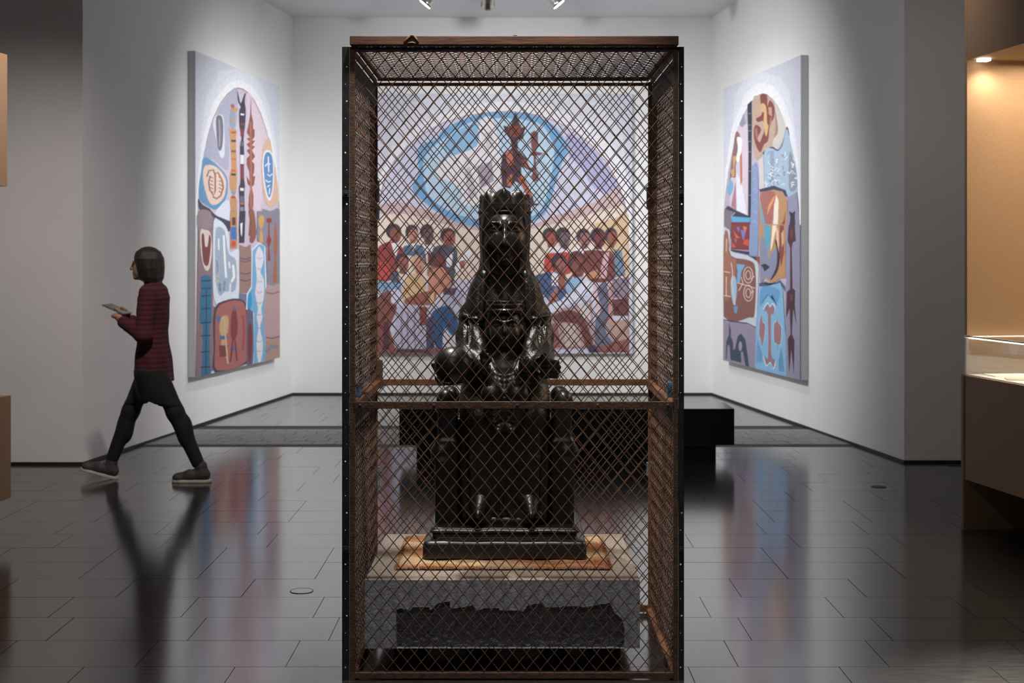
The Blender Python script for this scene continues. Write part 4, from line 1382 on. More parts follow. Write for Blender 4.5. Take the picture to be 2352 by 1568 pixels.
for a, c, w in (([(285, 190), (290, 300), (300, 460), (310, 590)], (222, 226, 236), 18), ([(235, 220), (240, 330)], (214, 218, 230), 14), ([(375, 470), (385, 580), (360, 630)], (222, 226, 236), 22), ([(335, 440), (345, 500)], (214, 220, 230), 16), ([(205, 570), (245, 575)], (206, 176, 130), 14), ([(205, 615), (245, 625)], (206, 176, 130), 14), ([(250, 640), (255, 720)], (110, 130, 160), 24), ([(295, 620), (290, 710)], (120, 138, 166), 20), ([(225, 430), (230, 540)], (120, 140, 168), 18), ([(350, 640), (345, 730)], (206, 214, 226), 16)):
    PL.stroke(c, a, w)
PL.poly((190, 132, 80), [(345, -40), (410, -40), (412, 312), (350, 314)], False)
PL.poly((92, 62, 60), [(362, 20), (396, 20), (396, 95), (362, 95)], False)
PL.poly((48, 108, 188), [(352, 110), (402, 110), (406, 232), (352, 232)], False)
PL.ell((214, 62, 50), 378, 270, 22, 30)
PL.poly(DARK, [(435, -40), (490, -40), (480, 262), (430, 262)], False)
PL.poly((214, 220, 230), [(440, 80), (462, 70), (456, 205), (446, 180)], False)
PL.poly((140, 80, 66), [(520, -40), (570, -40), (592, 180), (560, 262), (530, 240), (545, 120)])
PL.poly((150, 112, 106), [(435, 280), (490, 302), (540, 275), (550, 660), (510, 730), (435, 730)], False)
for y0 in (405, 430, 545, 610):
    PL.stroke((84, 70, 90), [(437, y0), (490, y0 + 12), (545, y0 - 4)], 9)
PL.poly((108, 110, 150), [(435, 735), (500, 740), (495, 842), (435, 800)], False)
PL.poly((74, 60, 80), [(200, 880), (330, 795), (440, 790), (500, 840), (515, 1000), (510, 1390), (215, 1470), (200, 1250)])
PL.poly((166, 90, 84), [(222, 895), (330, 815), (430, 806), (485, 846), (503, 1000), (503, 1370), (232, 1450), (212, 1250)])
PL.poly((190, 152, 104), [(258, 965), (330, 950), (328, 1100), (300, 1130), (320, 1250), (332, 1395), (300, 1300), (262, 1290), (270, 1150), (250, 1080)])
PL.poly((128, 46, 56), [(370, 900), (400, 870), (422, 1050), (400, 1162), (360, 1150), (355, 1000)])
PL.poly((122, 56, 56), [(245, 1220), (330, 1220), (320, 1320), (255, 1330)])
for q in ([(355, 1230), (410, 1230), (405, 1272), (360, 1272)], [(225, 940), (262, 950), (255, 1012), (230, 1000)], [(370, 880), (402, 858), (400, 892), (375, 902)], [(255, 1130), (325, 1130), (322, 1165), (255, 1165)], [(345, 1360), (362, 1350), (360, 1390)], [(408, 1360), (424, 1352), (420, 1388)]):
    PL.poly((56, 100, 160), q, False)
for a, c in (([(375, 1170), (355, 1370)], (120, 46, 56)), ([(395, 1170), (415, 1360)], (120, 46, 56)), ([(470, 940), (480, 1080), (470, 1260)], (150, 60, 70)), ([(290, 950), (330, 1390)], (196, 160, 120))):
    PL.stroke(c, a, 16)
PL.poly((208, 216, 230), [(548, 325), (622, 255), (678, 285), (690, 700), (690, 1370), (562, 1405), (562, 925), (497, 885), (503, 745), (545, 672)], False)
PL.poly((96, 162, 206), [(558, 335), (622, 270), (668, 295), (680, 700), (680, 1365), (572, 1400), (572, 918), (508, 876), (514, 752), (552, 684)], False)
PL.poly((32, 140, 205), [(514, 770), (540, 720), (552, 800), (545, 870), (512, 868)])
PL.poly((208, 202, 214), [(612, 300), (630, 310), (662, 380), (650, 480), (632, 540), (662, 600), (668, 750), (642, 880), (652, 960), (630, 1060), (657, 1200), (642, 1360), (612, 1370), (598, 1200), (615, 1060), (598, 960), (610, 880), (583, 740), (598, 600), (588, 480), (583, 380)])
for y0 in (400, 500, 620, 720, 820, 930, 1050, 1180, 1270):
    PL.stroke((166, 152, 168), [(600, y0), (625, y0 + 14), (648, y0)], 8)
PL.poly((96, 86, 116), [(505, 910), (550, 905), (566, 960), (566, 1385), (510, 1400)])
PL.poly((118, 44, 50), [(520, 1030), (550, 1040), (557, 1200), (540, 1382), (525, 1372), (515, 1200)])
PL.poly((126, 122, 138), [(690, -40), (830, -40), (830, 672), (700, 682), (678, 300), (600, 240), (600, -40)], False)
PL.poly((202, 148, 82), [(615, 20), (640, -2), (663, 20), (661, 90), (640, 130), (656, 200), (650, 262), (624, 260), (624, 190), (632, 130), (614, 90)])
PL.poly((150, 50, 52), [(688, 28), (736, 28), (736, 70), (716, 76), (721, 200), (737, 230), (716, 300), (727, 432), (699, 432), (705, 320), (688, 240), (705, 180), (705, 76), (688, 66)], False)
PL.poly((162, 92, 66), [(770, 58), (792, 200), (792, 330), (781, 420), (792, 622), (748, 622), (765, 420), (753, 300)])
PL.poly((172, 138, 140), [(680, 700), (750, 668), (830, 690), (832, 1160), (680, 1176)])
PL.stroke((120, 86, 92), [(685, 730), (750, 742), (822, 720)], 12)
PL.stroke((112, 84, 94), [(685, 1150), (750, 1160), (822, 1140)], 12)
PL.poly((166, 132, 112), [(680, 1182), (840, 1156), (840, 1345), (680, 1372)], False)
PL.stroke((120, 124, 140), [(690, 1290), (740, 1230), (800, 1240)], 34)
lo = A_ + Vector((dl.y, -dl.x)) * 0.075
zt, zb = px(431, 118, A_.y).z, px(438, 866, A_.y).z
PL.size = (PL.size[0], PL.size[1])
PL.link('painting', (lo.x, lo.y, zb), dl, 'arched painting of tall totem poles and pale stones')

# ---- right wall
C_, D_ = on_wall(RN, RB, 1677), on_wall(RN, RB, 1857)
PR = Painting([(1677, 196), (1857, 124), (1851, 863), (1675, 827)], ((D_ - C_).length, 3.10))
R1, R2 = (1660, 190, 4.48), (1660, 520, 4.357)
PR.poly((196, 200, 215), [(1660, 190), (1870, 110), (1870, 880), (1660, 850)], False)
PR.set(*R1)
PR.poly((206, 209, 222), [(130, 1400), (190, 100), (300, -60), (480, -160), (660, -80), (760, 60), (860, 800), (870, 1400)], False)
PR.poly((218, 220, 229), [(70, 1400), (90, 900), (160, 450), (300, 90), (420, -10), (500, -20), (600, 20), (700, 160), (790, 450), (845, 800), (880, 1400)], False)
PR.arch([(75, 1330), (90, 1150), (120, 920), (160, 720), (210, 520), (270, 340), (340, 210), (410, 130), (450, 102), (490, 90), (530, 100), (575, 140), (640, 220), (700, 360), (750, 540), (800, 780), (830, 1000), (852, 1250), (856, 3000), (50, 2900)], (150, 110, 104), (176, 166, 186), 0.012)
PR.poly((202, 184, 203), [(230, 430), (310, 410), (332, 500), (332, 1370), (210, 1310), (140, 1250), (160, 900), (200, 560)])
PR.poly((140, 140, 162), [(285, 300), (312, 400), (270, 442), (238, 412)])
PR.poly((120, 106, 122), [(80, 1310), (110, 1258), (150, 1270), (205, 1310), (150, 1370), (150, 1590), (70, 1590)], False)
PR.poly((140, 96, 96), [(203, 490), (252, 545), (232, 720), (202, 840), (202, 960), (150, 962), (132, 1000), (162, 760)])
PR.poly((222, 224, 236), [(215, 545), (267, 560), (267, 650), (232, 802), (205, 772), (225, 660)])
PR.poly((202, 152, 98), [(172, 740), (212, 740), (184, 860), (192, 942), (165, 965), (148, 890), (175, 870)], False)
PR.poly((106, 162, 206), [(118, 1040), (150, 988), (178, 1060), (140, 1155), (108, 1100)])
PR.poly((212, 214, 234), [(205, 900), (262, 1020), (322, 1370), (210, 1312)], False)
PR.poly((192, 106, 80), [(245, 740), (267, 700), (270, 1000), (250, 1055)])
PR.poly((172, 112, 132), [(150, 1260), (202, 1000), (206, 1312)], False)
PR.poly((44, 48, 64), [(326, 205), (374, 160), (374, 400), (357, 1375), (328, 1375), (335, 700)], False)
for y0 in (300, 420, 480, 590, 700, 900, 1150):
    PR.stroke((150, 152, 168), [(334, y0), (366, y0 - 3)], 5)
PR.poly((182, 152, 132), [(385, 150), (440, 112), (490, 98), (560, 128), (605, 170), (642, 250), (640, 500), (580, 632), (490, 722), (420, 782), (385, 680), (378, 480)])
PR.poly((160, 122, 104), [(600, 180), (645, 260), (642, 500), (590, 610), (620, 430)])
PR.poly((128, 60, 60), [(460, 112), (532, 112), (536, 230), (560, 165), (605, 230), (602, 350), (560, 420), (542, 580), (500, 622), (460, 705), (418, 640), (393, 540), (398, 440), (430, 420), (470, 470), (430, 560), (455, 600), (480, 540), (500, 480), (490, 380), (440, 390), (416, 352), (480, 300)])
PR.poly((204, 162, 108), [(475, 195), (522, 230), (532, 400), (547, 430), (520, 545), (495, 400), (500, 292), (468, 282)])
PR.poly((186, 144, 112), [(545, 238), (582, 238), (582, 332), (550, 312)])
PR.poly((176, 98, 90), [(402, 470), (424, 440), (436, 520), (420, 580)])
PR.poly((170, 92, 86), [(560, 360), (592, 300), (572, 410), (552, 470)])
PR.poly((192, 184, 180), [(605, 180), (650, 250), (722, 430), (702, 560), (640, 664), (588, 664), (602, 560), (648, 480)])
PR.poly((56, 60, 92), [(490, 700), (580, 645), (640, 680), (690, 610), (735, 440), (760, 560), (700, 640), (640, 705), (580, 680), (500, 730)])
PR.poly((150, 176, 201), [(500, 705), (580, 664), (640, 694), (692, 624), (732, 464), (770, 600), (832, 900), (832, 1112), (740, 1164), (700, 1092), (600, 1062), (508, 1092)])
PR.poly((128, 138, 160), [(762, 700), (800, 780), (830, 950), (830, 1080), (760, 1102), (750, 900)])
PR.poly((132, 150, 176), [(560, 690), (600, 690), (600, 1050), (570, 1060)])
rr = random.Random(3)
for k in range(46):
    x0, y0 = rr.uniform(515, 815), rr.uniform(720, 1070)
    if x0 > 700 and y0 < 720: continue
    a = rr.uniform(0, 6.28)
    pts = [(x0 + 14 * i * math.cos(a) + 9 * math.sin(i * 1.9 + a), y0 + 14 * i * math.sin(a) + 9 * math.cos(i * 2.3)) for i in range(4)]
    PR.stroke(rr.choice([(220, 230, 238), (200, 214, 228), (116, 132, 160), (230, 236, 242)]), pts, rr.uniform(5, 11))
PR.poly((196, 190, 192), [(440, 800), (490, 742), (502, 1082), (450, 1088)], False)
PR.poly((122, 142, 188), [(372, 845), (415, 808), (442, 862), (442, 1600), (353, 1600)], False)
for k in range(6):
    PR.stroke((150, 166, 204), [(385, 880 + 110 * k), (405, 860 + 110 * k), (425, 885 + 110 * k), (405, 905 + 110 * k)], 7)
PR.poly((58, 58, 88), [(448, 1088), (600, 1050), (720, 1098), (742, 1175), (700, 1142), (600, 1088), (458, 1122)], False)
PR.poly((184, 132, 92), [(455, 1118), (600, 1092), (690, 1112), (737, 1200), (737, 1400), (722, 1600), (438, 1600)], False)
PR.poly((166, 96, 92), [(465, 1130), (600, 1110), (612, 1250), (560, 1502), (520, 1482), (470, 1250)])
PR.poly((226, 142, 78), [(627, 1138), (602, 1200), (572, 1262), (528, 1355), (540, 1260), (590, 1170)], False)
PR.poly((232, 213, 194), [(625, 1150), (647, 1200), (642, 1400), (632, 1600), (585, 1600), (600, 1250)], False)
PR.poly((86, 160, 198), [(460, 1200), (500, 1400), (532, 1600), (478, 1600)], False)
PR.poly((140, 58, 54), [(722, 1300), (700, 1400), (650, 1500), (640, 1600), (690, 1600)])
PR.poly((134, 136, 172), [(742, 1175), (832, 1115), (851, 1300), (853, 1600), (735, 1600)], False)
PR.poly((56, 38, 58), [(752, 1308), (785, 1330), (818, 1308), (812, 1370), (820, 1480), (812, 1600), (750, 1600), (755, 1480), (766, 1372)], False)
PR.poly((50, 54, 78), [(90, 1290), (120, 1262), (215, 1310), (350, 1368), (350, 1384), (160, 1372), (200, 1330)], False)
PR.poly((118, 46, 52), [(155, 1368), (356, 1382), (356, 1600), (150, 1600)], False)
PR.poly((74, 158, 208), [(155, 1368), (356, 1382), (352, 1428), (160, 1428)], False)
PR.set(*R2)
PR.poly((186, 132, 84), [(430, -30), (697, -30), (692, 500), (640, 505), (560, 560), (490, 506), (440, 572)], False)
PR.poly((74, 156, 190), [(478, -20), (550, -20), (547, 130), (512, 322), (490, 130)], False)
PR.poly((124, 130, 160), [(445, 130), (490, 120), (520, 300), (560, 250), (617, 200), (612, 400), (560, 512), (490, 500), (445, 542)])
PR.poly((58, 34, 50), [(590, 120), (637, 200), (632, 380), (590, 480), (540, 528), (600, 400), (612, 250)])
PR.poly((140, 60, 55), [(640, -20), (682, -20), (682, 250), (650, 400), (635, 250)], False)
PR.poly((206, 160, 118), [(655, 60), (680, 20), (680, 150), (660, 200)])
PR.poly((232, 210, 190), [(568, -20), (612, -20), (562, 200), (545, 242)], False)
PR.poly((228, 182, 150), [(600, -20), (627, 40), (630, 252), (612, 150)], False)
PR.poly((50, 40, 60), [(448, 380), (490, 362), (542, 395), (520, 412), (485, 442), (470, 400)], False)
PR.poly((134, 42, 46), [(150, -30), (336, -30), (326, 232), (148, 222)], False)
for c, q in (((108, 98, 170), [(205, 0), (240, 0), (225, 60)]), ((108, 110, 180), [(245, 30), (302, 40), (275, 140), (258, 90)]), ((206, 98, 72), [(170, 30), (215, 90), (245, 108), (200, 112)]), ((200, 110, 80), [(270, -10), (312, 0), (300, 42), (280, 40)]), ((216, 66, 46), [(285, 120), (331, 130), (326, 192), (272, 172)]), ((130, 90, 150), [(180, 110), (210, 130), (195, 170)]), ((190, 80, 60), [(155, 150), (200, 200), (160, 210)])):
    PR.poly(c, q, False)
PR.poly((46, 52, 80), [(140, 225), (330, 245), (330, 290), (425, 295), (432, 350), (330, 280), (150, 245)], False)
PR.poly((120, 142, 188), [(340, -30), (427, -30), (421, 286), (334, 286)], False)
PR.poly((150, 60, 60), [(395, 300), (432, 290), (436, 380), (425, 362)], False)
PR.poly((182, 193, 208), [(66, 80), (110, 20), (140, 60), (146, 240), (330, 292), (422, 372), (422, 560), (396, 992), (330, 962), (60, 932)])
PR.poly((130, 76, 70), [(75, 110), (125, 110), (150, 292), (330, 332), (396, 422), (386, 850), (330, 902), (70, 900)])
PR.poly((156, 96, 76), [(75, 100), (120, 60), (136, 292), (200, 332), (180, 560), (140, 700), (72, 700)])
PR.poly((104, 156, 202), [(205, 370), (292, 380), (252, 452), (236, 560), (205, 550), (215, 452)], False)
PR.poly((140, 176, 206), [(148, 520), (190, 500), (207, 640), (180, 792), (150, 680)])
PR.poly((90, 140, 190), [(175, 800), (218, 785), (205, 870), (180, 860)])
for cy in (480, 660):
    for r_ in (0.55, 1.0):
        PR.stroke((214, 194, 184), [(322 + 46 * r_ * math.cos(t), cy + 80 * r_ * math.sin(t)) for t in [2 * math.pi * k / 18 for k in range(19)]], 7)
for a in ([(208, 560), (300, 582), (392, 610)], [(150, 360), (165, 460), (155, 560), (175, 680), (190, 780)], [(100, 500), (98, 700)], [(78, 450), (140, 460)], [(78, 690), (150, 700)], [(250, 500), (270, 560), (225, 640)], [(340, 660), (380, 640)], [(350, 520), (385, 490)], [(105, 120), (100, 250)]):
    PR.stroke((212, 190, 178), a, 8)
PR.stroke((50, 58, 84), [(65, 935), (200, 950), (310, 960), (395, 1000)], 12)
PR.poly((140, 128, 154), [(55, 945), (320, 966), (396, 1004), (392, 1402), (50, 1335)], False)
PR.poly((48, 64, 90), [(125, 960), (146, 1040), (142, 1090), (166, 1150), (168, 1230), (185, 1220), (215, 1090), (250, 1065), (290, 1120), (310, 1250), (327, 1390), (290, 1380), (265, 1240), (245, 1250), (250, 1355), (180, 1340), (140, 1330), (130, 1180), (110, 1190), (100, 1325), (90, 1315), (98, 1150), (125, 1080)], False)
PR.ell((150, 140, 165), 240, 1190, 18, 48)
PR.poly((70, 84, 120), [(432, 590), (430, 560), (500, 540), (560, 575), (640, 520), (690, 590), (690, 640), (640, 545), (520, 582)], False)
PR.poly((112, 172, 216), [(438, 592), (520, 584), (642, 547), (667, 620), (692, 1100), (694, 1480), (386, 1402), (398, 1000)], False)
PR.poly((84, 148, 204), [(450, 610), (560, 590), (640, 640), (600, 760), (520, 680), (440, 800)])
PR.stroke((60, 84, 120), [(462, 750), (520, 665), (545, 700), (560, 672), (608, 772)], 8)
fig = [(515, 760), (540, 795), (565, 765), (587, 810), (570, 870), (550, 882), (552, 1270), (587, 1300), (570, 1388), (540, 1330), (500, 1362), (478, 1260), (515, 1290), (515, 870), (478, 830)]
f1 = [(455, 860), (465, 940), (492, 970), (482, 1090), (456, 1188), (445, 1120), (428, 1060), (434, 950)]
f2 = [(612, 860), (620, 940), (652, 990), (642, 1150), (616, 1160), (613, 1235), (603, 1150), (578, 1130), (578, 960), (605, 930)]
for g in (fig, f1, f2):
    c = np.mean(g, 0)
    PR.poly((190, 214, 234), [tuple(c + (np.array(p) - c) * (1.12, 1.05)) for p in g])
    PR.poly((150, 106, 116), g)
for k in range(7):
    PR.stroke((76, 128, 182), [(415 + 6 * k, 1120 + 20 * k), (400 + 10 * k, 1340)], 4)
    PR.stroke((76, 128, 182), [(650 - 4 * k, 1180 + 20 * k), (675 - 8 * k, 1420)], 4)
PR.poly((136, 131, 162), [(692, 600), (702, 560), (702, -30), (845, -30), (845, 1510), (694, 1485)], False)
PR.poly((72, 38, 52), [(732, -30), (792, -30), (802, 130), (770, 150), (760, 200), (766, 600), (792, 620), (786, 760), (802, 970), (770, 800), (756, 1050), (780, 1110), (772, 1450), (748, 1200), (725, 1440), (713, 1100), (742, 1050), (734, 800), (698, 900), (708, 640), (740, 610), (745, 200), (718, 130)], False)
PR.poly((110, 52, 60), [(748, 20), (776, 20), (770, 110), (750, 110)], False)
PR.poly((110, 52, 60), [(735, 660), (765, 660), (760, 730), (740, 730)], False)
lo = C_ + Vector((-dr.y, dr.x)) * 0.075
zb = px(1675, 827, C_.y).z
# seen from the room the right wall runs from the far end (left) to the near end (right)
PR.link('painting', (lo.x, lo.y, zb), tuple(-dr), 'arched painting of carved signs on blue and brown panels')

# ---- back wall
SCB = F / 17.02
PB = Painting([(864, 216), (1452, 216), (1452, 811), (864, 811)], (588 / SCB, 595 / SCB), 1.15)
B0, BL, BR = (860, 180, 2.375), (860, 480, 4.354), (1210, 480, 4.356)
PB.poly((192, 194, 210), [(850, 200), (1470, 200), (1470, 830), (850, 830)], False)
PB.set(*B0)
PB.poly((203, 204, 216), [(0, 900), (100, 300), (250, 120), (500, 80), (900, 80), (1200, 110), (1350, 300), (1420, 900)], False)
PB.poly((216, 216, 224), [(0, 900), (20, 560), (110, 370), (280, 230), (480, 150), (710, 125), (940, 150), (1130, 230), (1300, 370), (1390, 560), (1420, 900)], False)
archb = [(22, 700), (30, 650), (60, 540), (110, 450), (180, 370), (270, 300), (380, 240), (500, 205), (620, 186), (740, 180), (860, 195), (980, 230), (1090, 285), (1180, 360), (1260, 450), (1320, 550), (1360, 660), (1385, 780), (1388, 1510), (12, 1510)]
PB.arch(archb, (152, 100, 102), (190, 190, 216), 0.010)
PB.poly((160, 160, 204), [(1050, 300), (1180, 380), (1270, 490), (1340, 640), (1200, 600), (1120, 480), (1060, 420)])
PB.poly((192, 162, 164), [(18, 690), (150, 675), (300, 725), (500, 795), (700, 815), (860, 800), (1000, 745), (1200, 675), (1325, 595), (1385, 760), (1385, 1000), (15, 1000)], False)
PB.poly((216, 198, 184), [(18, 740), (180, 740), (400, 800), (560, 830), (700, 840), (860, 820), (1000, 790), (1200, 735), (1360, 690), (1385, 1100), (15, 1100)], False)
PB.poly((206, 172, 134), [(1180, 800), (1385, 740), (1385, 1120), (1300, 1010)])
PB.poly((98, 158, 208), [(380, 280), (540, 205), (700, 187), (860, 200), (980, 262), (1055, 380), (1020, 470), (980, 600), (930, 740), (800, 800), (560, 812), (400, 762), (280, 682), (208, 602), (242, 520), (238, 400), (280, 355), (340, 330)])
PB.poly((166, 198, 223), [(420, 300), (600, 222), (880, 240), (960, 330), (980, 420), (940, 640), (880, 742), (700, 782), (450, 742), (300, 642), (270, 520), (282, 420)])
PB.poly((120, 172, 212), [(430, 300), (560, 250), (600, 330), (520, 400), (430, 420), (380, 380)])
PB.poly((214, 210, 217), [(570, 262), (610, 208), (652, 240), (682, 380), (692, 520), (682, 602), (560, 692), (480, 682), (470, 602), (350, 532), (343, 490), (420, 430), (560, 370)])
PB.poly((154, 144, 164), [(560, 482), (642, 452), (652, 560), (580, 602)])
PB.poly((178, 172, 188), [(490, 500), (520, 480), (560, 640), (520, 660)])
PB.poly((190, 186, 200), [(600, 300), (640, 290), (650, 380), (610, 390)])
PB.poly((72, 50, 64), [(770, 182), (800, 272), (822, 262), (812, 330), (782, 342), (782, 390), (832, 440), (842, 490), (892, 488), (862, 512), (800, 480), (802, 530), (862, 640), (872, 680), (908, 690), (850, 698), (820, 602), (770, 562), (740, 602), (698, 592), (688, 500), (698, 420), (750, 380), (740, 332), (713, 300), (703, 258), (740, 270)], False)
for c, q in (((134, 58, 54), [(730, 262), (802, 262), (790, 322), (745, 322)]), ((184, 96, 84), [(710, 402), (750, 392), (762, 470), (730, 482)]), ((174, 84, 72), [(780, 542), (812, 532), (862, 640), (842, 662)]), ((170, 84, 76), [(800, 442), (832, 450), (848, 492), (830, 488)]), ((190, 100, 84), [(725, 540), (752, 520), (748, 590), (722, 586)])):
    PB.poly(c, q, False)
PB.poly((124, 70, 76), [(872, 285), (892, 300), (892, 370), (880, 400), (922, 410), (900, 424), (881, 420), (881, 500), (897, 530), (891, 562), (869, 562), (853, 535), (868, 510), (868, 420), (838, 424), (861, 400), (853, 360), (853, 300)], False)


def head(cx, cy, rx, ry, skin, hair=(62, 54, 72), tilt=0.0):
    PB.ell(hair, cx - rx * 0.12, cy - ry * 0.28, rx * 1.06, ry * 0.86)
    PB.ell(skin, cx + rx * 0.12, cy + ry * 0.12, rx * 0.82, ry * 0.84)
    PB.ell(tuple(int(v * 0.72) for v in skin), cx + rx * 0.30, cy + ry * 0.25, rx * 0.18, ry * 0.22)
    PB.poly(tuple(int(v * 0.8) for v in skin), [(cx - rx * 0.4, cy + ry * 0.5), (cx + rx * 0.5, cy + ry * 0.6), (cx + rx * 0.4, cy + ry * 1.15), (cx - rx * 0.4, cy + ry * 1.1)], False)


PB.set(*BL)
PB.poly((200, 196, 214), [(10, 820), (860, 780), (880, 1000), (10, 1000)], False)
head(205, 250, 72, 92, (142, 74, 68))
head(385, 255, 62, 88, (190, 122, 102))
head(535, 255, 66, 92, (112, 78, 88))
head(745, 290, 72, 92, (166, 88, 76))
PB.poly((150, 56, 60), [(20, 420), (130, 330), (200, 340), (290, 400), (250, 560), (160, 712), (20, 690)])
PB.poly((190, 66, 62), [(40, 560), (120, 520), (170, 640), (120, 710), (30, 690)])
PB.poly((216, 212, 222), [(172, 340), (262, 340), (215, 490)], False)
PB.poly((70, 100, 138), [(300, 370), (480, 370), (522, 560), (420, 480), (310, 452)])
PB.poly((216, 212, 222), [(345, 345), (425, 345), (395, 425)], False)
PB.poly((214, 210, 221), [(490, 372), (562, 360), (602, 420), (560, 540), (540, 520)], False)
PB.poly((150, 46, 52), [(533, 430), (562, 430), (570, 565), (540, 565)], False)
PB.poly((80, 80, 106), [(590, 390), (750, 360), (832, 430), (812, 620), (772, 780), (640, 762), (600, 560)])
PB.poly((214, 214, 226), [(718, 480), (790, 430), (772, 582), (724, 572)], False)
PB.poly((216, 214, 226), [(810, 560), (930, 410), (972, 450), (902, 562), (830, 622)])
PB.poly((166, 88, 78), [(850, 520), (912, 508), (902, 592), (860, 592)])
PB.poly((80, 84, 110), [(160, 640), (240, 610), (260, 740), (180, 760)])
head(285, 545, 66, 92, (152, 88, 78))
head(445, 560, 62, 95, (192, 128, 112), (190, 150, 130))
head(640, 540, 80, 120, (112, 58, 62), (84, 62, 84))
head(585, 650, 50, 70, (182, 122, 108), (150, 100, 95))
PB.poly((206, 168, 124), [(290, 762), (370, 650), (470, 662), (522, 762), (482, 862), (330, 952), (283, 880)])
PB.poly((198, 128, 104), [(560, 640), (680, 580), (772, 700), (742, 792), (600, 862), (540, 820)])
PB.poly((156, 86, 72), [(310, 900), (520, 820), (622, 852), (560, 962), (350, 972)])
PB.poly((206, 170, 126), [(540, 860), (600, 830), (600, 940), (560, 950)])
PB.poly((108, 150, 192), [(20, 715), (272, 742), (272, 832), (160, 862), (20, 812)], False)
PB.poly((190, 190, 216), [(40, 842), (250, 802), (262, 932), (200, 962), (40, 912)])
PB.poly((166, 166, 197), [(690, 862), (862, 812), (880, 1060), (800, 1002), (700, 962)])
PB.poly((90, 70, 92), [(690, 792), (832, 782), (802, 862), (690, 852)])
PB.poly((184, 184, 208), [(20, 960), (880, 960), (880, 1460), (20, 1460)], False)
PB.poly((132, 72, 72), [(20, 962), (110, 820), (170, 830), (172, 930), (232, 982), (160, 1200), (222, 1422), (20, 1440)])
PB.poly((88, 46, 56), [(95, 1130), (150, 1110), (152, 1402), (90, 1402)], False)
PB.poly((172, 168, 193), [(240, 980), (440, 970), (502, 1150), (482, 1432), (220, 1402), (208, 1200)])
for x0 in (280, 340, 410):
    PB.stroke((134, 130, 160), [(x0, 1020), (x0 - 8, 1200), (x0 + 6, 1400)], 16)
PB.poly((38, 88, 144), [(600, 1010), (760, 970), (852, 1180), (780, 1262), (700, 1180), (682, 1402), (640, 1432), (590, 1282), (570, 1100)])
PB.poly((74, 74, 110), [(520, 1100), (590, 1050), (602, 1432), (520, 1432)])
PB.poly((132, 66, 66), [(450, 970), (532, 980), (522, 1162), (460, 1162)])
PB.poly((206, 202, 214), [(700, 1200), (780, 1270), (870, 1200), (880, 1400), (700, 1400)])
PB.poly((136, 82, 86), [(10, 1405), (880, 1385), (880, 1460), (10, 1460)], False)
PB.poly((80, 60, 84), [(220, 1390), (480, 1400), (520, 1430), (230, 1430)])
PB.set(*BR)
head(235, 285, 70, 88, (162, 78, 72))
head(365, 295, 72, 100, (112, 88, 102))
head(570, 295, 68, 88, (152, 98, 98))
head(715, 295, 72, 95, (118, 54, 62))
head(845, 285, 60, 88, (152, 80, 68))
PB.poly((216, 211, 217), [(215, 382), (330, 380), (420, 430), (510, 370), (560, 420), (640, 380), (642, 430), (560, 452), (330, 442), (228, 432)], False)
PB.poly((196, 62, 56), [(190, 462), (300, 440), (422, 442), (434, 640), (190, 632)])
head(330, 565, 72, 108, (152, 88, 82), (60, 50, 70))
PB.poly((124, 60, 66), [(560, 442), (660, 410), (762, 420), (862, 442), (882, 682), (720, 732), (600, 682)])
head(500, 570, 82, 135, (134, 68, 66), (92, 56, 66))
PB.poly((206, 154, 163), [(770, 442), (822, 430), (792, 692), (718, 692)], False)
PB.poly((94, 130, 162), [(870, 402), (942, 410), (984, 662), (880, 682)])
PB.poly((192, 132, 92), [(608, 640), (702, 600), (712, 682), (630, 702)])
PB.poly((58, 94, 146), [(60, 680), (240, 630), (370, 660), (402, 820), (300, 932), (210, 902), (120, 790)])
PB.poly((214, 212, 222), [(245, 620), (312, 650), (312, 772), (248, 762)], False)
PB.poly((130, 172, 212), [(390, 702), (470, 690), (562, 680), (482, 802), (400, 832)])
PB.poly((152, 82, 76), [(310, 660), (390, 602), (382, 802), (330, 822)])
PB.poly((168, 104, 98), [(210, 900), (300, 760), (320, 900), (240, 960)])
PB.poly((202, 206, 226), [(220, 962), (400, 882), (560, 740), (652, 730), (672, 802), (560, 882), (400, 962), (230, 1062)])
PB.poly((172, 138, 144), [(210, 1060), (330, 1000), (560, 942), (642, 900), (690, 1382), (210, 1400)], False)
PB.poly((196, 184, 190), [(500, 960), (620, 930), (640, 1120), (560, 1080)])
PB.poly((114, 60, 62), [(270, 1062), (400, 1010), (520, 1040), (602, 1160), (662, 1352), (600, 1392), (560, 1292), (500, 1150), (300, 1122)])
PB.poly((192, 168, 163), [(370, 1152), (470, 1142), (542, 1362), (380, 1372)])
PB.poly((146, 86, 92), [(215, 1160), (300, 1130), (340, 1380), (215, 1390)])
PB.poly((202, 172, 182), [(660, 760), (700, 740), (760, 1000), (700, 1130), (690, 1000)])
PB.poly((94, 100, 131), [(700, 802), (792, 740), (824, 1020), (782, 1202), (872, 1382), (700, 1392), (680, 1130), (740, 1002)])
PB.poly((192, 132, 138), [(820, 740), (852, 740), (852, 1122), (808, 1122)], False)
PB.poly((130, 116, 137), [(850, 702), (1015, 680), (1010, 892), (850, 882)], False)
PB.poly((110, 56, 57), [(850, 902), (1010, 890), (1010, 1062), (860, 1062)], False)
PB.poly((172, 138, 128), [(800, 1122), (1018, 1100), (1018, 1362), (870, 1372), (790, 1202)], False)
PB.poly((142, 82, 82), [(690, 1380), (1018, 1290), (1018, 1425), (690, 1430)], False)
PB.poly((60, 56, 90), [(600, 1380), (680, 1350), (720, 1430), (620, 1430)])
org = px(864, 811, 17.02)
PB.link('painting', (org.x, 17.02 - 0.055, org.z), (1, 0), 'square painting of a crowd of people under a blue sky', 0.05)

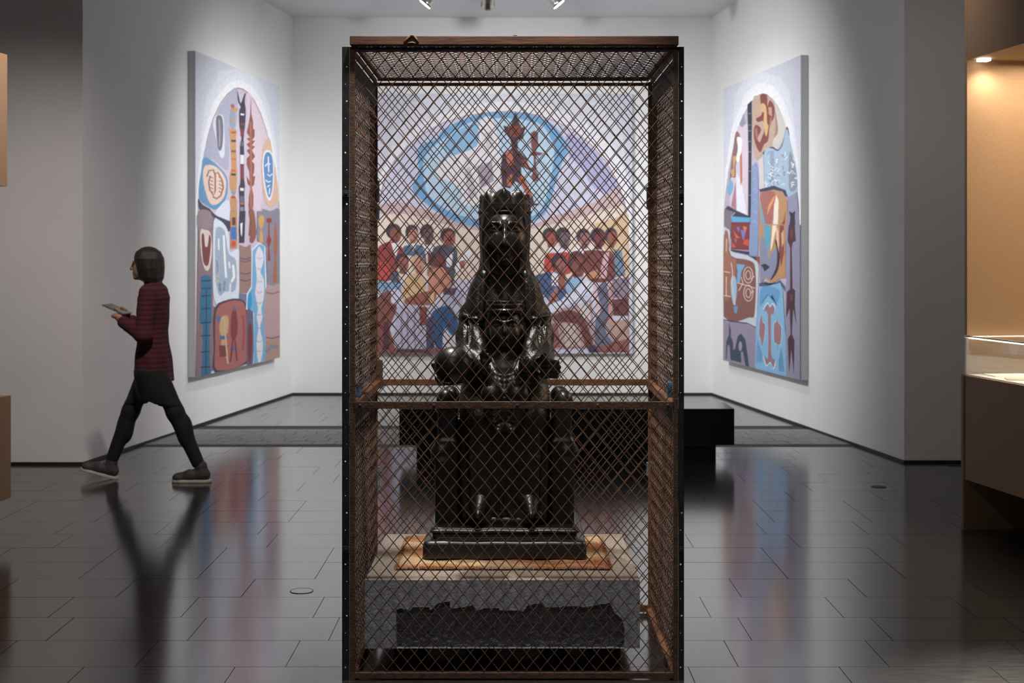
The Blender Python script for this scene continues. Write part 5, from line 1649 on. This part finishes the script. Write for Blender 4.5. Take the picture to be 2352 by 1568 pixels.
# ------------------------------------------------------------------ the walking visitor (facing -x)
YP = 10.42
PX0 = -2.63
per = thing('person', (PX0, YP, 0), 'person in a long dark red striped sweater walking past with a tablet', 'person')
M['skin'] = mat('skin', (0.36, 0.20, 0.13), 0.5, var=0.08, vscale=30)
M['hair'] = mat('dark_brown_hair', (0.022, 0.014, 0.009), 0.45, var=0.5, vscale=40, stretch=(6, 6, 0.6), bump=0.4, bscale=60)
M['legging'] = mat('black_leggings', (0.006, 0.006, 0.007), 0.8, var=0.2)
M['skirt'] = mat('black_cloth', (0.007, 0.007, 0.008), 0.8, var=0.2)
M['shoe'] = mat('dark_grey_canvas_shoe', (0.045, 0.043, 0.043), 0.7, var=0.3)
M['sole'] = mat('white_rubber_sole', (0.55, 0.50, 0.45), 0.6, var=0.1)
M['tablet'] = mat('grey_tablet_case', (0.06, 0.065, 0.07), 0.35, var=0.1)
M['eye'] = mat('dark_eye', (0.01, 0.008, 0.006), 0.2, var=0.1)
m = mat('dark_red_striped_knit', (0.085, 0.010, 0.016), 0.9)
nt = m.node_tree
b = nt.nodes['Principled BSDF']
tc = nt.nodes.new('ShaderNodeTexCoord')
wv = nt.nodes.new('ShaderNodeTexWave')
wv.bands_direction = 'Z'
wv.inputs['Scale'].default_value = 9.0
wv.inputs['Distortion'].default_value = 0.6
rp = nt.nodes.new('ShaderNodeValToRGB')
rp.color_ramp.elements[0].position = 0.35
rp.color_ramp.elements[1].position = 0.65
rp.color_ramp.elements[0].color = (0.042, 0.007, 0.012, 1)
rp.color_ramp.elements[1].color = (0.095, 0.011, 0.019, 1)
nt.links.new(tc.outputs['Object'], wv.inputs['Vector'])
nt.links.new(wv.outputs['Fac'], rp.inputs['Fac'])
nt.links.new(rp.outputs['Color'], b.inputs['Base Color'])
M['sweater'] = m

# joints, local to the person (x: walking towards -x, y: camera side is negative)
HIPZ = 0.90
near_hip, far_hip = (0.0, -0.085, HIPZ), (-0.01, 0.085, HIPZ)
near_kn, far_kn = (0.185, -0.085, 0.505), (-0.185, 0.085, 0.50)
near_an, far_an = (0.365, -0.09, 0.105), (-0.335, 0.085, 0.115)
near_el, far_el = (-0.015, -0.215, 1.075), (-0.02, 0.215, 1.08)
near_wr, far_wr = (-0.195, -0.115, 1.17), (-0.195, 0.105, 1.17)
neck = (0.0, 0.0, 1.44)
HC = (-0.048, 0.0, 1.575)

bd = SDF((-0.42, -0.30, 0.0), (0.48, 0.30, 1.74), 0.006)
bd.loft([(0.80, 0, 0, 0.085, 0.14), (0.88, 0.0, 0, 0.105, 0.165), (0.95, 0, 0, 0.10, 0.16), (1.05, 0, 0, 0.085, 0.13), (1.2, 0, 0, 0.098, 0.14), (1.33, 0.005, 0, 0.098, 0.155), (1.40, 0.01, 0, 0.07, 0.13), (1.44, 0.0, 0, 0.05, 0.06)], 0.03)
bd.cap((0.0, 0, 1.40), (-0.03, 0, 1.52), 0.05, 0.047, 0.03)
for (h_, k_, a_) in ((near_hip, near_kn, near_an), (far_hip, far_kn, far_an)):
    bd.chain([h_, k_, a_], [0.078, 0.054, 0.037], 0.03)
    mid = [(k_[i] * 0.68 + a_[i] * 0.32) for i in range(3)]
    bd.ell((mid[0] + 0.012, mid[1], mid[2]), (0.05, 0.048, 0.11), 0.03)
for s, e_, w_ in ((-1, near_el, near_wr), (1, far_el, far_wr)):
    bd.chain([(0.005, 0.165 * s, 1.375), e_, w_], [0.054, 0.043, 0.029], 0.03)
# head
hx, hy, hz = HC
bd.ell((hx + 0.012, hy, hz + 0.03), (0.098, 0.076, 0.10), 0.02)
bd.ell((hx - 0.035, hy, hz - 0.035), (0.062, 0.058, 0.075), 0.035)
bd.ell((hx - 0.078, hy, hz - 0.088), (0.020, 0.022, 0.018), 0.02)
bd.chain([(hx - 0.092, 0, hz + 0.018), (hx - 0.108, 0, hz - 0.02), (hx - 0.112, 0, hz - 0.026)], [0.009, 0.0115, 0.011], 0.010)
for s in (-1, 1):
    bd.ell((hx - 0.098, 0.031 * s, hz + 0.012), (0.014, 0.017, 0.010), 0.008, 's')
    bd.ell((hx + 0.015, 0.078 * s, hz - 0.005), (0.019, 0.010, 0.030), 0.008)
    bd.ell((hx - 0.094, 0.014 * s, hz - 0.030), (0.009, 0.009, 0.008), 0.006)
    bd.chain([(hx - 0.094, 0.012 * s, hz + 0.030), (hx - 0.088, 0.048 * s, hz + 0.030)], 0.006, 0.010)
bd.ell((hx - 0.094, 0, hz - 0.055), (0.009, 0.023, 0.006), 0.006)
bd.ell((hx - 0.092, 0, hz - 0.066), (0.009, 0.020, 0.007), 0.006)
bdo = bd.build('body', M['skin'], per)
for s in (-1, 1):
    MB().lathe([(0.0105 * math.sin(a), -0.0105 * math.cos(a)) for a in [0.05 + 3.04 * i / 10 for i in range(11)]],
               Vector((PX0 + hx - 0.085, YP + 0.031 * s, hz + 0.012)), seg=12).build('eye', M['eye'], bdo, smooth=True)

# hands around the lower edge of the tablet
TC = Vector((-0.262, 0.0, 1.255))            # tablet centre, local
TA = math.radians(24)
tdir = Vector((-math.cos(TA), 0, math.sin(TA)))            # away from the body and up
tn = Vector((math.sin(TA), 0, math.cos(TA)))               # screen normal, up and back
for s, w_ in ((-1, near_wr), (1, far_wr)):
    hnd = SDF((-0.40, min(0, 0.2 * s) - 0.01, 1.10), (-0.15, max(0, 0.2 * s) + 0.01, 1.33), 0.0035)
    w = Vector(w_)
    palm = Vector((-0.235, 0.108 * s, 1.208))
    hnd.cap(w, tuple((w + palm) / 2), 0.027, 0.026, 0.012)
    hnd.ell(tuple(palm), (0.042, 0.030, 0.020), 0.016)
    for k in range(4):
        base = palm + Vector((-0.030 + 0.019 * k, -0.012 * s, -0.006 + 0.002 * k))
        L = (0.062, 0.072, 0.068, 0.055)[k]
        p1 = base + Vector((-0.008, -L * 0.5 * s, 0.004))
        p2 = base + Vector((-0.012, -L * s, 0.012))
        hnd.chain([tuple(base), tuple(p1), tuple(p2)], [0.0095, 0.0088, 0.0072], 0.004)
    th0 = palm + Vector((0.022, -0.006 * s, 0.012))
    th1 = palm + Vector((0.012, -0.012 * s, 0.036))
    th2 = palm + Vector((-0.018, -0.022 * s, 0.056))
    hnd.chain([tuple(th0), tuple(th1), tuple(th2)], [0.0115, 0.0102, 0.0085], 0.006)
    hnd.build('hand', M['skin'], bdo)

sw = SDF((-0.26, -0.32, 0.66), (0.22, 0.32, 1.50), 0.006)
def knit(x, y, z): return 0.004 * np.sin(38 * y + 10 * z) * np.clip((1.1 - z) / 0.3, 0, 1) + 0.002 * np.sin(60 * x + 25 * z)
sw.loft([(0.725, 0.010, 0, 0.135, 0.200), (0.80, 0.006, 0, 0.130, 0.200), (0.90, 0.004, 0, 0.123, 0.192), (1.0, 0.0, 0, 0.110, 0.168), (1.1, 0, 0, 0.106, 0.160), (1.25, 0, 0, 0.112, 0.165), (1.34, 0.006, 0, 0.112, 0.170), (1.405, 0.012, 0, 0.085, 0.135), (1.445, 0.004, 0, 0.066, 0.075), (1.462, 0.0, 0, 0.062, 0.064)], 0.02, 2.2, knit)
for s, e_, w_ in ((-1, near_el, near_wr), (1, far_el, far_wr)):
    w2 = tuple(e_[i] + (w_[i] - e_[i]) * 0.93 for i in range(3))
    sw.chain([(0.005, 0.165 * s, 1.375), e_, w2], [0.066, 0.058, 0.044], 0.03)
def hem(x, y, z): return (z - (0.722 - 0.12 * (x - 0.0)) ).astype(np.float32) + 0 * x + 0 * y
sw.put(lambda x, y, z: (z - (0.755 - 0.25 * x)) + 0 * y, (-0.26, -0.32, 0.66), (0.22, 0.32, 0.85), 0.008, 's')
sw.ell((-0.018, 0, 1.49), (0.05, 0.05, 0.045), 0.008, 's')
sw.build('sweater', M['sweater'], per)

sk = SDF((-0.30, -0.24, 0.42), (0.30, 0.24, 0.92), 0.006)
sk.loft([(0.60, 0.005, 0, 0.100, 0.165), (0.70, 0.004, 0, 0.115, 0.175), (0.80, 0.002, 0, 0.110, 0.175)], 0.01, 2.2)
for h_, k_ in ((near_hip, near_kn), (far_hip, far_kn)):
    e_ = tuple(h_[i] + (k_[i] - h_[i]) * 1.0 for i in range(3))
    sk.cap((h_[0], h_[1], 0.80), e_, 0.090, 0.070, 0.09)
sk.put(lambda x, y, z: (z - 0.555) + 0 * x + 0 * y, (-0.26, -0.24, 0.40), (0.28, 0.24, 0.60), 0.004, 's')
sk.build('skirt', M['skirt'], per)

for (h_, k_, a_) in ((near_hip, near_kn, near_an), (far_hip, far_kn, far_an)):
    lo = [min(h_[i], k_[i], a_[i]) - 0.12 for i in range(3)]
    hi = [max(h_[i], k_[i], a_[i]) + 0.12 for i in range(3)]
    lg = SDF(lo, hi, 0.006)
    a2 = tuple(k_[i] + (a_[i] - k_[i]) * 0.90 for i in range(3))
    lg.chain([tuple(h_[i] * 0.62 + k_[i] * 0.38 for i in range(3)), k_, a2], [0.074, 0.062, 0.046], 0.03)
    mid = [(k_[i] * 0.68 + a_[i] * 0.32) for i in range(3)]
    lg.ell((mid[0] + 0.012, mid[1], mid[2]), (0.055, 0.053, 0.11), 0.03)
    lg.build('legging', M['legging'], per)


def shoe(an, tilt, yaw=0.0):
    """trainer with its ankle at an, toe towards -x, tilt lifts the toe"""
    s = SDF((-0.22, -0.07, -0.115), (0.12, 0.07, 0.10), 0.004)
    s.chain([(0.03, 0, -0.05), (-0.07, 0, -0.055), (-0.16, 0, -0.07)], [0.045, 0.042, 0.032], 0.02)
    s.cap((0.012, 0, -0.04), (0.006, 0, 0.012), 0.043, 0.044, 0.02)
    s.ell((-0.155, 0, -0.072), (0.045, 0.044, 0.030), 0.02)
    s.put(lambda x, y, z: (z + 0.085) + 0 * x + 0 * y, (-0.22, -0.07, -0.115), (0.12, 0.07, -0.08), 0.004, 's')
    so = SDF((-0.22, -0.07, -0.125), (0.12, 0.07, -0.06), 0.004)
    def sole(x, y, z):
        w = np.interp(x, [-0.205, -0.19, -0.14, -0.06, 0.04, 0.075, 0.085], [0.005, 0.032, 0.047, 0.040, 0.040, 0.025, 0.004]).astype(np.float32)
        e = np.maximum(np.abs(y) - w, np.abs(z + 0.094) - 0.011)
        return np.maximum(e, np.maximum(-0.205 - x, x - 0.085)).astype(np.float32)
    so.put(sole, (-0.21, -0.05, -0.11), (0.09, 0.05, -0.08), 0.004)
    R = Matrix.Rotation(tilt, 4, 'Y') @ Matrix.Rotation(yaw, 4, 'Z')
    mo = s.build('shoe', M['shoe'], per)
    mo.data.transform(Matrix.Translation(an) @ R)
    ms = so.build('sole', M['sole'], mo)
    ms.data.transform(Matrix.Translation(an) @ R)
    lc = MB()
    for k in range(4):
        x = -0.06 - 0.02 * k
        zt = -0.008 - 0.007 * k
        lc.tube([(x, -0.026, zt - 0.010), (x - 0.004, 0, zt + 0.0015), (x, 0.026, zt - 0.010)], 0.0028, 5)
    me = lc.mesh('laces')
    me.transform(Matrix.Translation(an) @ R)
    link('laces', me, M['sole'], mo)


shoe(near_an, 0.0)
shoe(far_an, 0.26)

# hair: chin-length bob
hr = SDF((hx - 0.14, -0.13, hz - 0.16), (hx + 0.16, 0.13, hz + 0.16), 0.004)
def strands(x, y, z): return 0.0025 * np.sin(95 * x + 25 * y + 6 * z) * np.clip((hz + 0.08 - z) / 0.1, 0, 1)
hr.loft([(hz - 0.125, hx + 0.042, 0, 0.070, 0.080), (hz - 0.09, hx + 0.036, 0, 0.088, 0.095), (hz - 0.02, hx + 0.026, 0, 0.104, 0.101), (hz + 0.05, hx + 0.016, 0, 0.112, 0.097), (hz + 0.10, hx + 0.014, 0, 0.090, 0.076), (hz + 0.128, hx + 0.014, 0, 0.050, 0.045), (hz + 0.138, hx + 0.014, 0, 0.016, 0.016)], 0.02, 2.0, strands)
hr.ell((hx - 0.10, 0, hz - 0.04), (0.070, 0.066, 0.105), 0.02, 's')
hr.cap((hx - 0.02, 0, hz - 0.16), (hx - 0.005, 0, hz - 0.07), 0.062, 0.060, 0.01, 's')
hr.build('hair', M['hair'], bdo)

# tablet
R = Matrix.Translation(Vector((PX0, YP, 0)) + TC) @ Matrix.Rotation(TA, 4, 'Y')
tb = thing('tablet', tuple(Vector((PX0, YP, 0)) + TC), 'dark grey tablet held flat in the visitor\'s hands', 'tablet')
MB().box((-0.085, -0.125, -0.005), (0.085, 0.125, 0.004), R).build('case', M['tablet'], tb, bevel=0.003)
MB().box((-0.075, -0.112, 0.0042), (0.075, 0.112, 0.005), R).build('screen', M['eye'], tb)
